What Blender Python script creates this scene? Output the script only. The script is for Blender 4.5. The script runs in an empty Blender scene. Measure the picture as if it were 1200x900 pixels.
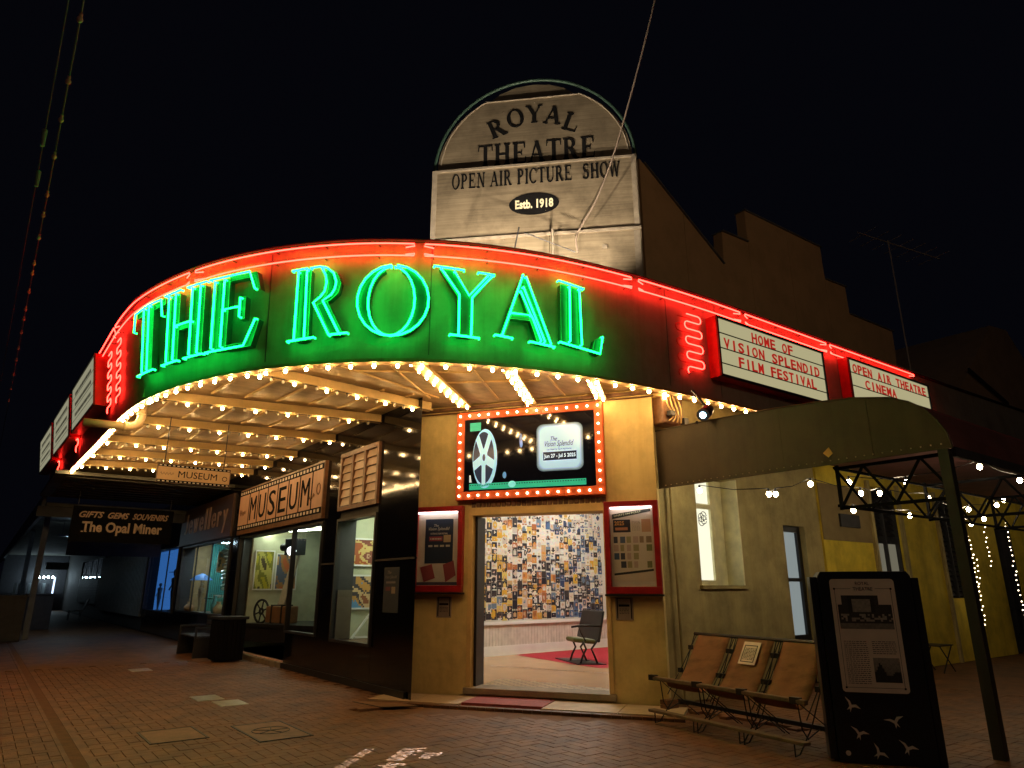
import bpy, math, random
from mathutils import Vector, Matrix
random.seed(7)
sc = bpy.context.scene
col = sc.collection
# ------------------------------------------------------------------ camera, sky, exposure
cam_d = bpy.data.cameras.new('camera'); cam = bpy.data.objects.new('camera', cam_d); col.objects.link(cam)
cam_d.sensor_width = 36; cam_d.lens = 24; cam_d.clip_end = 500; cam_d.clip_start = .05
cam.location = (0, 0, 1.5)
cam.rotation_euler = (math.radians(90 + 16.7), 0, -math.atan2(.6, .8))
sc.camera = cam
w = bpy.data.worlds.new('World'); sc.world = w; w.use_nodes = True
nt = w.node_tree; bg = nt.nodes['Background']
sky = nt.nodes.new('ShaderNodeTexSky'); sky.sky_type = 'NISHITA'; sky.sun_disc = False
sky.sun_elevation = math.radians(-6); sky.sun_rotation = math.radians(200)
mixn = nt.nodes.new('ShaderNodeMixRGB'); mixn.blend_type = 'ADD'; mixn.inputs[0].default_value = 1
mixn.inputs[2].default_value = (.0105, .0115, .022, 1)
nt.links.new(sky.outputs[0], mixn.inputs[1]); nt.links.new(mixn.outputs[0], bg.inputs[0])
bg.inputs[1].default_value = .11
sc.view_settings.view_transform = 'Standard'; sc.view_settings.look = 'None'
sc.view_settings.exposure = .14; sc.view_settings.gamma = 1
sc.cycles.use_denoising = True
sc.cycles.use_light_tree = True
sc.cycles.max_bounces = 7; sc.cycles.transparent_max_bounces = 12
sc.cycles.caustics_reflective = False; sc.cycles.caustics_refractive = False
sc.cycles.sample_clamp_indirect = 4

# ------------------------------------------------------------------ helpers
ORG = {}
def V(*a): return Vector(a)
def tag(o, label=None, cat=None, group=None, kind=None):
    if label: o['label'] = label
    if cat: o['category'] = cat
    if group: o['group'] = group
    if kind: o['kind'] = kind
    return o
def thing(name, loc, label, cat, group=None):
    o = bpy.data.objects.new(name, None); col.objects.link(o); o.location = loc
    o.empty_display_size = .1
    ORG[o] = Vector(loc); return tag(o, label, cat, group)
class MB:
    def __init__(s): s.v = []; s.f = []; s.c = []; s.cc = None
    def quad(s, *p):
        i = len(s.v); s.v += [tuple(q) for q in p]; s.f.append(tuple(range(i, i + len(p)))); s.c.append(s.cc)
    def solid(s, vs, fs):
        i = len(s.v); s.v += [tuple(q) for q in vs]
        for f in fs: s.f.append(tuple(i + k for k in f)); s.c.append(s.cc)
    def hexa(s, b, t):      # bottom 4, top 4
        s.solid(list(b) + list(t), [(3, 2, 1, 0), (4, 5, 6, 7), (0, 1, 5, 4), (1, 2, 6, 5), (2, 3, 7, 6), (3, 0, 4, 7)])
    def box(s, x0, x1, y0, y1, z0, z1):
        s.hexa([(x0, y0, z0), (x1, y0, z0), (x1, y1, z0), (x0, y1, z0)], [(x0, y0, z1), (x1, y0, z1), (x1, y1, z1), (x0, y1, z1)])
    def fbox(s, F, a0, a1, b0, b1, c0, c1):   # box in a frame
        s.hexa([F(a0, b0, c0), F(a1, b0, c0), F(a1, b1, c0), F(a0, b1, c0)], [F(a0, b0, c1), F(a1, b0, c1), F(a1, b1, c1), F(a0, b1, c1)])
    def fprism(s, F, poly, c0, c1):
        n = len(poly); vs = [F(a, b, c0) for a, b in poly] + [F(a, b, c1) for a, b in poly]
        s.solid(vs, [tuple(reversed(range(n))), tuple(range(n, 2 * n))] + [(i, (i + 1) % n, n + (i + 1) % n, n + i) for i in range(n)])
    def bar(s, p, q, w, h, up=(0, 0, 1)):
        p = Vector(p); q = Vector(q); d = (q - p).normalized(); u = Vector(up)
        if abs(d.dot(u)) > .98: u = Vector((1, 0, 0))
        r = d.cross(u).normalized() * (w / 2); u = r.cross(d).normalized() * (h / 2)
        s.hexa([p - r - u, p + r - u, p + r + u, p - r + u], [q - r - u, q + r - u, q + r + u, q - r + u])
    def tube(s, pts, r, n=8, caps=True, closed=False):
        pts = [Vector(p) for p in pts]; m = len(pts); rr = r if isinstance(r, (list, tuple)) else [r] * m
        rings = []; prev = None
        for i, p in enumerate(pts):
            if closed: d = pts[(i + 1) % m] - pts[i - 1]
            else: d = pts[min(i + 1, m - 1)] - pts[max(i - 1, 0)]
            if d.length < 1e-9: d = Vector((0, 0, 1))
            d.normalize()
            if prev is None:
                u = Vector((0, 0, 1)) if abs(d.z) < .9 else Vector((1, 0, 0)); prev = d.cross(u).normalized()
            prev = (prev - d * prev.dot(d)).normalized(); b = d.cross(prev)
            rings.append([p + (prev * math.cos(k * 2 * math.pi / n) + b * math.sin(k * 2 * math.pi / n)) * rr[i] for k in range(n)])
        vs = [v for rg in rings for v in rg]; fs = []
        for i in range(m if closed else m - 1):
            j = (i + 1) % m
            for k in range(n): fs.append((i * n + k, i * n + (k + 1) % n, j * n + (k + 1) % n, j * n + k))
        if caps and not closed: fs += [tuple(reversed(range(n))), tuple((m - 1) * n + k for k in range(n))]
        s.solid(vs, fs)
    def lathe(s, c, prof, n=14, sx=1, sy=1):
        c = Vector(c); vs = []; fs = []
        for r, z in prof:
            for k in range(n): vs.append(c + Vector((math.cos(k * 2 * math.pi / n) * r * sx, math.sin(k * 2 * math.pi / n) * r * sy, z)))
        for i in range(len(prof) - 1):
            for k in range(n): fs.append((i * n + k, i * n + (k + 1) % n, (i + 1) * n + (k + 1) % n, (i + 1) * n + k))
        fs += [tuple(reversed(range(n))), tuple((len(prof) - 1) * n + k for k in range(n))]
        s.solid(vs, fs)
    def ball(s, c, r, n=10, m=6, sz=1):
        prof = [(max(r * math.sin(math.pi * i / m), 1e-4), -r * sz * math.cos(math.pi * i / m)) for i in range(m + 1)]
        s.lathe(c, prof, n)
    def text(s, F, body, a0, b0, w, h, c0=0, c1=.01, bold=0, shear=0):
        vs, fs = glyphs(body, bold, shear)
        s.solid([F(a0 + x * w, b0 + y * h, c0 + (c1 - c0) * z) for x, y, z in vs], fs)
    def build(s, name, mat, parent=None, label=None, cat=None, group=None, kind=None, smooth=False, bevel=0, weld=False):
        me = bpy.data.meshes.new(name); off = ORG.get(parent, Vector((0, 0, 0)))
        me.from_pydata([tuple(Vector(v) - off) for v in s.v], [], s.f); me.validate(); me.update()
        if any(c is not None for c in s.c) and len(me.polygons) == len(s.c):
            ca = me.color_attributes.new('Col', 'FLOAT_COLOR', 'CORNER'); li = 0
            for p, c in zip(me.polygons, s.c):
                c = c or (.5, .5, .5)
                for _ in range(p.loop_total): ca.data[li].color = (*c, 1); li += 1
        if weld:
            import bmesh
            b_ = bmesh.new(); b_.from_mesh(me); bmesh.ops.remove_doubles(b_, verts=b_.verts, dist=.0008); b_.to_mesh(me); b_.free()
        me.materials.append(mat)
        if smooth:
            for p in me.polygons: p.use_smooth = True
        o = bpy.data.objects.new(name, me); col.objects.link(o)
        if parent: o.parent = parent
        ORG[o] = off
        if bevel:
            b = o.modifiers.new('bevel', 'BEVEL'); b.width = bevel; b.segments = 2; b.limit_method = 'ANGLE'
        if kind is None and cat is None and parent is None: kind = 'structure'
        return tag(o, label, cat, group, kind)
def tmesh(mb, mat):
    o = mb.build('template', mat, None, smooth=True); d = o.data; d.name = 'bulb_mesh'; ORG.pop(o, None); bpy.data.objects.remove(o); return d
def inst(src, name, loc, parent, rot=None, mat=None):
    o = bpy.data.objects.new(name, src); col.objects.link(o); o.parent = parent
    o.location = Vector(loc) - ORG.get(parent, Vector((0, 0, 0)))
    if rot: o.rotation_euler = rot
    ORG[o] = Vector(loc); return o
GC = {}
def glyphs(body, bold, shear):
    k = (body, bold, shear)
    if k not in GC:
        cu = bpy.data.curves.new('txt', 'FONT'); cu.body = body; cu.size = 1; cu.extrude = .5; cu.offset = bold; cu.shear = shear; cu.resolution_u = 3
        o = bpy.data.objects.new('txt', cu); col.objects.link(o)
        me = bpy.data.meshes.new_from_object(o, depsgraph=bpy.context.evaluated_depsgraph_get())
        vs = [v.co.copy() for v in me.vertices]; fs = [tuple(p.vertices) for p in me.polygons]
        bpy.data.objects.remove(o); bpy.data.curves.remove(cu); bpy.data.meshes.remove(me)
        x0 = min(v.x for v in vs); x1 = max(v.x for v in vs); y0 = min(v.y for v in vs); y1 = max(v.y for v in vs)
        GC[k] = ([((v.x - x0) / (x1 - x0), (v.y - y0) / (y1 - y0), v.z + .5) for v in vs], fs)
    return GC[k]
def frame(o, d):            # vertical wall frame: a along d, b = height, c = towards the street
    o = Vector((o[0], o[1], 0)); d = Vector((d[0], d[1], 0)).normalized(); n = Vector((d.y, -d.x, 0))
    return lambda a, b, c=0: o + d * a + n * c + Vector((0, 0, b))

# ------------------------------------------------------------------ materials
def mat(name, base, rough=.6, metal=0, var=.15, scale=6, bump=.1, bscale=60, emit=None, estr=0, coat=0, spec=.5, dirt=0):
    m = bpy.data.materials.new(name); m.use_nodes = True; t = m.node_tree; b = t.nodes['Principled BSDF']
    b.inputs['Roughness'].default_value = rough; b.inputs['Metallic'].default_value = metal
    b.inputs['Coat Weight'].default_value = coat; b.inputs['Specular IOR Level'].default_value = spec
    if var or bump or dirt: tc = t.nodes.new('ShaderNodeTexCoord')
    if var or dirt:
        n = t.nodes.new('ShaderNodeTexNoise'); n.inputs['Scale'].default_value = scale; n.inputs['Detail'].default_value = 5
        t.links.new(tc.outputs['Object'], n.inputs['Vector'])
        r = t.nodes.new('ShaderNodeValToRGB'); r.color_ramp.elements[0].position = .3; r.color_ramp.elements[1].position = .7
        r.color_ramp.elements[0].color = (*[c * (1 - var) for c in base], 1); r.color_ramp.elements[1].color = (*[min(1, c * (1 + var)) for c in base], 1)
        t.links.new(n.outputs[0], r.inputs[0]); out = r.outputs[0]
        if dirt:
            n2 = t.nodes.new('ShaderNodeTexNoise'); n2.inputs['Scale'].default_value = 1.3; n2.inputs['Detail'].default_value = 8; n2.inputs['Roughness'].default_value = .7
            t.links.new(tc.outputs['Object'], n2.inputs['Vector'])
            r2 = t.nodes.new('ShaderNodeValToRGB'); r2.color_ramp.elements[0].position = .45; r2.color_ramp.elements[1].position = .65
            r2.color_ramp.elements[0].color = (1, 1, 1, 1); r2.color_ramp.elements[1].color = (1 - dirt, 1 - dirt, 1 - dirt, 1)
            t.links.new(n2.outputs[0], r2.inputs[0])
            mx = t.nodes.new('ShaderNodeMixRGB'); mx.blend_type = 'MULTIPLY'; mx.inputs[0].default_value = 1
            t.links.new(out, mx.inputs[1]); t.links.new(r2.outputs[0], mx.inputs[2]); out = mx.outputs[0]
        t.links.new(out, b.inputs['Base Color'])
    else: b.inputs['Base Color'].default_value = (*base, 1)
    if bump:
        n3 = t.nodes.new('ShaderNodeTexNoise'); n3.inputs['Scale'].default_value = bscale; n3.inputs['Detail'].default_value = 4
        t.links.new(tc.outputs['Object'], n3.inputs['Vector'])
        bp = t.nodes.new('ShaderNodeBump'); bp.inputs['Strength'].default_value = bump; bp.inputs['Distance'].default_value = .02
        t.links.new(n3.outputs[0], bp.inputs['Height']); t.links.new(bp.outputs[0], b.inputs['Normal'])
    if emit:
        b.inputs['Emission Color'].default_value = (*emit, 1); b.inputs['Emission Strength'].default_value = estr
    return m
def colmat(name, rough=.6, estr=0):
    m = bpy.data.materials.new(name); m.use_nodes = True; t = m.node_tree; b = t.nodes['Principled BSDF']
    a = t.nodes.new('ShaderNodeAttribute'); a.attribute_name = 'Col'; t.links.new(a.outputs['Color'], b.inputs['Base Color']); b.inputs['Roughness'].default_value = rough
    if estr: t.links.new(a.outputs['Color'], b.inputs['Emission Color']); b.inputs['Emission Strength'].default_value = estr
    return m
def glass(name, tint=(.9, .95, 1)):
    m = bpy.data.materials.new(name); m.use_nodes = True; t = m.node_tree; t.nodes.remove(t.nodes['Principled BSDF'])
    tr = t.nodes.new('ShaderNodeBsdfTransparent'); tr.inputs[0].default_value = (*tint, 1)
    gl = t.nodes.new('ShaderNodeBsdfGlossy'); gl.inputs['Roughness'].default_value = .02
    fr = t.nodes.new('ShaderNodeFresnel'); ge = t.nodes.new('ShaderNodeNewGeometry'); mr = t.nodes.new('ShaderNodeMapRange')
    mr.inputs[3].default_value = 1.45; mr.inputs[4].default_value = 1 / 1.45; t.links.new(ge.outputs['Backfacing'], mr.inputs[0]); t.links.new(mr.outputs[0], fr.inputs[0])
    mx = t.nodes.new('ShaderNodeMixShader'); t.links.new(fr.outputs[0], mx.inputs[0]); t.links.new(tr.outputs[0], mx.inputs[1]); t.links.new(gl.outputs[0], mx.inputs[2])
    t.links.new(mx.outputs[0], t.nodes['Material Output'].inputs[0]); return m
def emis(name, c, s): return mat(name, (.02, .02, .02), .3, 0, 0, 1, 0, 1, emit=c, estr=s)

M = dict(
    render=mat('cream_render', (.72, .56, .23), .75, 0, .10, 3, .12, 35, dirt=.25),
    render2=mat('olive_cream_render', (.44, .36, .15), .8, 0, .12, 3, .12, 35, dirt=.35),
    yellow=mat('yellow_render', (.78, .60, .05), .8, 0, .12, 2.5, .12, 35, dirt=.3),
    parapet=mat('brown_sheet', (.70, .46, .24), .85, 0, .06, 1, .05, 20, dirt=.15),
    tile=mat('black_glass_tile', (.004, .004, .005), .07, 0, .2, 3, .012, 6, spec=.32),
    joint=mat('tile_joint', (.03, .028, .025), .7),
    timber=mat('varnished_timber', (.17, .08, .035), .45, 0, .35, 9, .1, 40),
    fascia=mat('tan_fascia', (.31, .29, .23), .6, 0, .12, 2, .06, 15, dirt=.25),
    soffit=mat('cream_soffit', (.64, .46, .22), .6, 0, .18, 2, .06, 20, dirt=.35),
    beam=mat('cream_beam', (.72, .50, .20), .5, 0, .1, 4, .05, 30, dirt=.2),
    shadesoffit=mat('shade_soffit', (.10, .10, .08), .8, 0, .25, 2, .1, 10, dirt=.4),
    letterface=mat('dark_green_channel', (.02, .06, .05), .4, 0, .3, 5, .05, 30),
    letteredge=mat('green_channel_edge', (.10, .35, .24), .4, 0, .2, 5, .05, 30),
    greenneon=emis('green_neon', (.003, .9, .074), 18),
    redneon=emis('red_neon', (1, .018, .012), 26),
    deadneon=mat('unlit_neon', (.45, .12, .10), .2, 0, .1),
    bulb=emis('warm_bulb', (1, .62, .26), 175),
    offbulb=mat('unlit_bulb', (.55, .48, .38), .15, 0, .1, 4, 0),
    socket=mat('lamp_socket', (.05, .04, .03), .5),
    conduit=mat('lamp_rail', (.30, .20, .09), .4),
    blk=mat('black_paint', (.012, .012, .014), .45, 0, .3, 6, .05),
    dark=mat('dark_paint', (.03, .03, .035), .6, 0, .3, 6, .08),
    metal=mat('sign_metal', (.44, .365, .265), .38, .35, .14, 2.2, .06, 9, dirt=.35),
    trim=mat('sign_trim', (.38, .33, .27), .45, .4, .2, 8, .1, 30),
    green=mat('green_trim', (.035, .075, .06), .5, .2, .2, 6),
    ink=mat('black_letters', (.006, .006, .007), .85, 0, .2, spec=.1),
    cream=mat('cream_letters', (.7, .66, .5), .6, 0, .1),
    redframe=mat('red_frame', (.30, .012, .015), .35, 0, .2, 8, .05),
    orange=mat('orange_frame', (.72, .11, .02), .45, 0, .12, 6, .04),
    white=mat('white_paint', (.75, .73, .68), .6, 0, .05, 5, .04),
    papr=mat('paper', (.68, .60, .52), .6, 0, .08, 5, .02),
    screenbk=mat('screen_glass', (.004, .005, .012), .06, 0, 0, 1, 0, 1),
    canvas=mat('tan_canvas', (.26, .125, .055), .85, 0, .15, 5, .3, 400),
    wood=mat('grey_wood', (.14, .09, .05), .7, 0, .3, 12, .2, 60),
    iron=mat('wire_iron', (.03, .025, .022), .5, .6, .2),
    awn=mat('brown_awning', (.062, .048, .026), .8, 0, .15, 2, .12, 12, dirt=.3),
    awnred=mat('red_awning', (.11, .035, .035), .8, 0, .2, 2, .12, 12, dirt=.3),
    brick=mat('clay_paver', (.16, .068, .022), .62, 0, .3, 5, .25, 60, dirt=.3),
    base=mat('paver_bed', (.13, .058, .021), .9, 0, .2, 8, .3, 60),
    conc=mat('concrete', (.30, .24, .17), .75, 0, .2, 6, .15, 50, dirt=.3),
    lid=mat('worn_cover', (.19, .10, .042), .6, 0, .25, 7, .2, 70, dirt=.3),
    pale=mat('pale_tile', (.46, .34, .21), .6, 0, .15, 6, .08, 40),
    redmat=mat('red_tile', (.30, .05, .04), .7, 0, .2, 10, .2, 80),
    asphalt=mat('asphalt', (.10, .06, .05), .85, 0, .3, 10, .4, 80),
    wfloor=mat('timber_floor', (.46, .28, .14), .25, 0, .15, 3, .03, 20),
    carpet=mat('red_carpet', (.36, .008, .02), .9, 0, .1, 10, .3, 150),
    iwhite=mat('interior_white', (.62, .60, .52), .6, 0, .05, 3, .03),
    glass=glass('window_glass'),
    mblk=mat('matt_black_steel', (.008, .008, .009), .95, 0, .2, 4, .03, spec=.08), print_=colmat('printed_colour'), glow=colmat('screen_picture', .15, .55),
    lbox=emis('lit_sign_panel', (.62, .56, .31), .62), lboxl=emis('dim_sign_panel', (.46, .44, .29), .55),
    redink=mat('red_letters', (.42, .02, .015), .5, 0, .1, emit=(.30, .012, .008), estr=1),
    tube=emis('white_tube', (.9, 1, .78), 26), cool=emis('cool_tube', (.65, .88, 1), 90), blue=emis('blue_tube', (.12, .45, 1), 5), room=emis('ceiling_panel', (1, .93, .82), 27),
    wbulb=emis('string_bulb', (1, .80, .50), 105), fairy=emis('fairy_light', (1, .8, .5), 12), glass2=mat('bulb_glass', (.42, .25, .2), .15, 0, .05, 5, 0),
    grey=mat('grey_paint', (.16, .18, .19), .6, 0, .2, 5, .08), blk2=mat('kiosk_navy', (.010, .013, .022), .3, 0, .2, 5, .03),
    plate=mat('brushed_plate', (.74, .66, .60), .6, 0, .1, 4, .05), leather=mat('tan_leather', (.25, .12, .05), .5), olive=mat('green_leather', (.09, .10, .02), .4),
    bluewall=emis('lit_blue_backdrop', (.06, .25, .75), .55), pink=mat('pink_step', (.62, .33, .24), .5, 0, .12), teal=mat('teal_cloth', (.06, .3, .25), .7),
    curtain=mat('grey_curtain', (.2, .25, .28), .9, 0, .3, 8, .3, 20), pipe=mat('cream_pipe', (.6, .42, .22), .4, 0, .1), bluelens=emis('blue_lens', (.45, .75, 1), 12))

def streak(m, sc_=(1, 1, 30)):
    t = m.node_tree; tc = t.nodes.new('ShaderNodeTexCoord'); mp = t.nodes.new('ShaderNodeMapping'); mp.inputs['Scale'].default_value = sc_
    n = t.nodes.new('ShaderNodeTexNoise'); n.inputs['Scale'].default_value = 1.2; n.inputs['Detail'].default_value = 6; t.links.new(tc.outputs['Object'], mp.inputs[0]); t.links.new(mp.outputs[0], n.inputs['Vector'])
    mr = t.nodes.new('ShaderNodeMapRange'); mr.inputs[3].default_value = .28; mr.inputs[4].default_value = .62; t.links.new(n.outputs[0], mr.inputs[0]); t.links.new(mr.outputs[0], t.nodes['Principled BSDF'].inputs['Roughness'])
    b = t.nodes['Principled BSDF']; src = b.inputs['Base Color'].links[0].from_socket; mx = t.nodes.new('ShaderNodeMixRGB'); mx.blend_type = 'MULTIPLY'; mx.inputs[0].default_value = 1
    r = t.nodes.new('ShaderNodeValToRGB'); r.color_ramp.elements[0].position = .3; r.color_ramp.elements[0].color = (.72, .72, .72, 1); r.color_ramp.elements[1].position = .65; t.links.new(n.outputs[0], r.inputs[0])
    t.links.new(src, mx.inputs[1]); t.links.new(r.outputs[0], mx.inputs[2]); t.links.new(mx.outputs[0], b.inputs['Base Color'])
def rain(m, sc_=(5, 5, .35), lo=.78):
    t = m.node_tree; tc = t.nodes.new('ShaderNodeTexCoord'); mp = t.nodes.new('ShaderNodeMapping'); mp.inputs['Scale'].default_value = sc_
    n = t.nodes.new('ShaderNodeTexNoise'); n.inputs['Scale'].default_value = 1.6; n.inputs['Detail'].default_value = 8; n.inputs['Roughness'].default_value = .65; t.links.new(tc.outputs['Object'], mp.inputs[0]); t.links.new(mp.outputs[0], n.inputs['Vector'])
    b = t.nodes['Principled BSDF']; src = b.inputs['Base Color'].links[0].from_socket; mx = t.nodes.new('ShaderNodeMixRGB'); mx.blend_type = 'MULTIPLY'; mx.inputs[0].default_value = 1
    r = t.nodes.new('ShaderNodeValToRGB'); r.color_ramp.elements[0].position = .36; r.color_ramp.elements[0].color = (lo, lo * .97, lo * .92, 1); r.color_ramp.elements[1].position = .52; t.links.new(n.outputs[0], r.inputs[0])
    t.links.new(src, mx.inputs[1]); t.links.new(r.outputs[0], mx.inputs[2]); t.links.new(mx.outputs[0], b.inputs['Base Color'])
for k, lo_ in (('render', .93), ('render2', .9), ('yellow', .92), ('awn', .85), ('fascia', .9)): rain(M[k], lo=lo_)
rain(M['brick'], (1.1, 1.1, 1), .62); rain(M['canvas'], (9, 2, 2), .7); rain(M['soffit'], (.8, 5, 1), .8)
streak(M['metal']); M['metal'].node_tree.nodes['Principled BSDF'].inputs['Metallic'].default_value = .6
# ------------------------------------------------------------------ fascia line in plan
def chaikin(c, n=4):
    for _ in range(n):
        r = [c[0]]
        for a, b in zip(c[:-1], c[1:]): r += [(a[0] * .75 + b[0] * .25, a[1] * .75 + b[1] * .25), (a[0] * .25 + b[0] * .75, a[1] * .25 + b[1] * .75)]
        r.append(c[-1]); c = r
    return c
FC = chaikin([(1.15, 25), (1.22, 22), (1.34, 16.5), (1.38, 14.2), (1.4, 12.2), (1.55, 10.8), (1.98, 9.4), (2.7, 8.2), (3.7, 7.22), (4.95, 6.6), (6.3, 6.27), (8, 6.11), (9.6, 6.07), (13, 6.0), (17, 5.9), (21.5, 5.7), (26, 5.5)])
FS = [0]
for a, b in zip(FC[:-1], FC[1:]): FS.append(FS[-1] + math.hypot(a[0] - b[0], a[1] - b[1]))
def fpos(s):
    s = max(0, min(s, FS[-1] - 1e-6)); lo, hi = 0, len(FS) - 1
    while hi - lo > 1:
        m = (lo + hi) // 2
        if FS[m] <= s: lo = m
        else: hi = m
    t = (s - FS[lo]) / (FS[hi] - FS[lo]); a, b = FC[lo], FC[hi]
    return a[0] + (b[0] - a[0]) * t, a[1] + (b[1] - a[1]) * t
def lean(s): return .13 * max(0, min(1, (18.5 - s) / 5))
def FA(s, z, c=0):
    x, y = fpos(s); x2, y2 = fpos(s + .15); x1, y1 = fpos(s - .15); dx, dy = x2 - x1, y2 - y1; L = math.hypot(dx, dy)
    c += lean(s) * (z - 4.25); return V(x + dy / L * c, y - dx / L * c, z)
ENT = frame((5.46, 9.87), (.561, -.828))
SGN = frame((5.24, 9.31), (1, -1))
KSK = frame((6.47, 3.77), (.609, -.793))
LF = lambda a, b, c=0: V(5.1 - c, 20 - a, b)          # left street facade, a = 20 - Y
RF = lambda a, b, c=0: V(a, 6.8 - c, b)               # right street facade

# ------------------------------------------------------------------ ground
m = MB(); m.quad((-60, -30, -.16), (120, -30, -.16), (120, 140, -.16), (-60, 140, -.16)); m.build('ground', M['asphalt'])
m = MB(); m.box(-4.0, 40, -6, 80, -.14, -.035); pav = m.build('pavement', M['base'])
def inside(x, y):
    if y > 9.0: return x < 5.06
    if x > 7.7: return y < 6.75
    d = (x - 5.08) * .77 + (y - 9.1) * .64          # apron in front of the entrance
    return d < -.86
bricks = []
L_, W_ = .23, .115
def put(x, y, l, w_):
    cx, cy = x + l / 2, y + w_ / 2
    if not (-3.2 < cx < 12.5 and 1.2 < cy < 17): return
    if .985 < cx < 1.015: return
    if not inside(cx, cy): return
    f = (cx * .6 + cy * .8); r = (cx * .8 - cy * .6)
    if f < 2.6 or abs(r) > f * .80 + .5: return
    bricks.append((f, x, y, l, w_))
def cellfill():
    out = []
    for j in range(8, 150):
        for i in range(-30, 112):
            k = (i - j) % 4
            if k == 0: out.append((i, j, 2, 1))
            elif k == 3: out.append((i, j, 1, 2))   # vertical: cells (i,j),(i,j+1)
    return out
bricks = []
for i, j, a, b in cellfill(): put(i * W_, j * W_, a * W_, b * W_)
bricks.sort()
def brick_mesh(mb, x, y, l, w_, dz, g=.0012):
    e = .004; z = -.002 + dz
    mb.solid([(x + g, y + g, -.04), (x + l - g, y + g, -.04), (x + l - g, y + w_ - g, -.04), (x + g, y + w_ - g, -.04),
              (x + g, y + g, z - .005), (x + l - g, y + g, z - .005), (x + l - g, y + w_ - g, z - .005), (x + g, y + w_ - g, z - .005),
              (x + g + e, y + g + e, z), (x + l - g - e, y + g + e, z + random.uniform(-.0015, .0015)), (x + l - g - e, y + w_ - g - e, z), (x + g + e, y + w_ - g - e, z)],
             [(0, 1, 5, 4), (1, 2, 6, 5), (2, 3, 7, 6), (3, 0, 4, 7), (4, 5, 9, 8), (5, 6, 10, 9), (6, 7, 11, 10), (7, 4, 8, 11), (8, 9, 10, 11)])
gm_ = MB()
for k in range(110):
    x, y = random.uniform(.2, 9), random.uniform(2.5, 12)
    if inside(x, y): gm_.lathe((x, y, .0), [(random.uniform(.008, .022), 0), (.005, .0018)], 8, random.uniform(.7, 1.3))
gm_.build('gum_spots', mat('old_gum', (.05, .04, .03), .7, 0, .2), pav, kind='stuff')
lids = [(1.68, 2.2, 8.3, 9.0), (2.6, 3.12, 7.75, 8.75)]
def onlid(x, y): return any(a - .06 < x < b + .06 and c - .06 < y < d + .06 for a, b, c, d in lids)
near = bricks
for b in near[:300]:
    m = MB(); brick_mesh(m, *b[1:], random.uniform(-.002, .001)); m.build('brick', M['brick'], pav)
m = MB()
for b in near[300:]: brick_mesh(m, *b[1:], random.uniform(-.0025, .001))
m.build('brick_field', M['brick'], pav, kind='stuff')
m = MB(); m.box(-4, 5.06, 17, 75, -.03, -.004); m.box(12.5, 40, -6, 6.8, -.03, -.006); m.box(7.7, 12.5, -2, 1.3, -.03, -.006); m.box(-4, -3.2, -6, 17, -.03, -.006)
m.build('far_pavement', M['brick'])
m = MB(); m.box(.946, 1.054, 1.5, 60, -.03, .0012); m.build('gutter_channel', M['base'])
m = MB(); m.box(1.055, 1.12, 1.5, 60, -.03, .003); m.box(.90, .945, 1.5, 60, -.03, .002); m.build('gutter_edging', M['brick'])
# apron of pale slabs in front of the door
apr = bpy.data.objects.new('entrance_apron', None); col.objects.link(apr); tag(apr, kind='structure'); ORG[apr] = V(0, 0, 0)
for a0, a1, k in ((-.25, .4, 'pale'), (.41, 1.14, 'pale'), (1.15, 2.30, 'redmat'), (2.31, 3.3, 'pale'), (3.31, 4.1, 'pale')):
    m = MB(); m.fbox(ENT, a0, a1, -.03, .012 if k != 'redmat' else .02, .065, .78 - (0 if k != 'redmat' else .1)); m.build('paving_slab', M[k], apr, 'dark red tiled slab' if k == 'redmat' else None)
# edging course of small setts in front of the apron
for i in range(34):
    m = MB(); m.fbox(ENT, -.2 + i * .128, -.2 + i * .128 + .12, -.03, .004, .80, .91); m.build('edging_brick', M['brick'], apr)
for (a, b, c, d), lb in zip(lids, ('plain rectangular service pit lid set in the brick paving at left', 'square pit cover with a worn round emblem set in the paving')):
    t = thing('manhole_cover', ((a + b) / 2, (c + d) / 2, 0), lb, 'pit lid')
    m = MB(); m.box(a, b, c, d, -.03, .003); m.build('cover', M['lid'], t, bevel=.003)
    m = MB()
    for q in ((a - .025, a - .003, c - .025, d + .025), (b + .003, b + .025, c - .025, d + .025), (a, b, c - .025, c - .003), (a, b, d + .003, d + .025)): m.box(*q, -.03, .0045)
    m.build('rim', M['iron'], t)
    if 'emblem' in lb:
        m = MB(); m.tube([((a + b) / 2 + .2 * math.cos(k * .35), (c + d) / 2 + .2 * math.sin(k * .35), .003) for k in range(18)], .006, 5, closed=True)
        for k in range(5): m.tube([((a + b) / 2, (c + d) / 2, .004), ((a + b) / 2 + .19 * math.cos(k * 1.26), (c + d) / 2 + .19 * math.sin(k * 1.26), .004)], .006, 5)
        m.build('emblem', M['dark'], t)
for i, (x, y, lb) in enumerate(((2.72, 11.1, 'shiny steel access plate on the footpath, nearer of the pair'), (2.86, 10.45, 'shiny steel access plate laid edge to edge beside its twin, closer to camera'), (2.6, 15.6, 'small steel access plate further up the dark footpath'))):
    m = MB(); m.box(x, x + .36, y - .2, y + .3, -.01, .006)
    m.build('access_plate', mat('steel_plate%d' % i, (.5, .48, .38), .3, .5, .25, 6), None, lb, 'metal plate', bevel=.004)
t = thing('drain_pit', (4.75, 9.0, 0), 'dark edged square pit cover in the paving by the black tiled corner', 'pit cover')
q4 = [V(4.44, 9.60, 0), V(4.55, 8.93, 0), V(4.98, 8.72, 0)]; q4.append(q4[0] + q4[2] - q4[1])
m = MB()
for k in range(4): m.bar(q4[k], q4[(k + 1) % 4], .022, .006)
m.build('rim', M['iron'], t)
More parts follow.
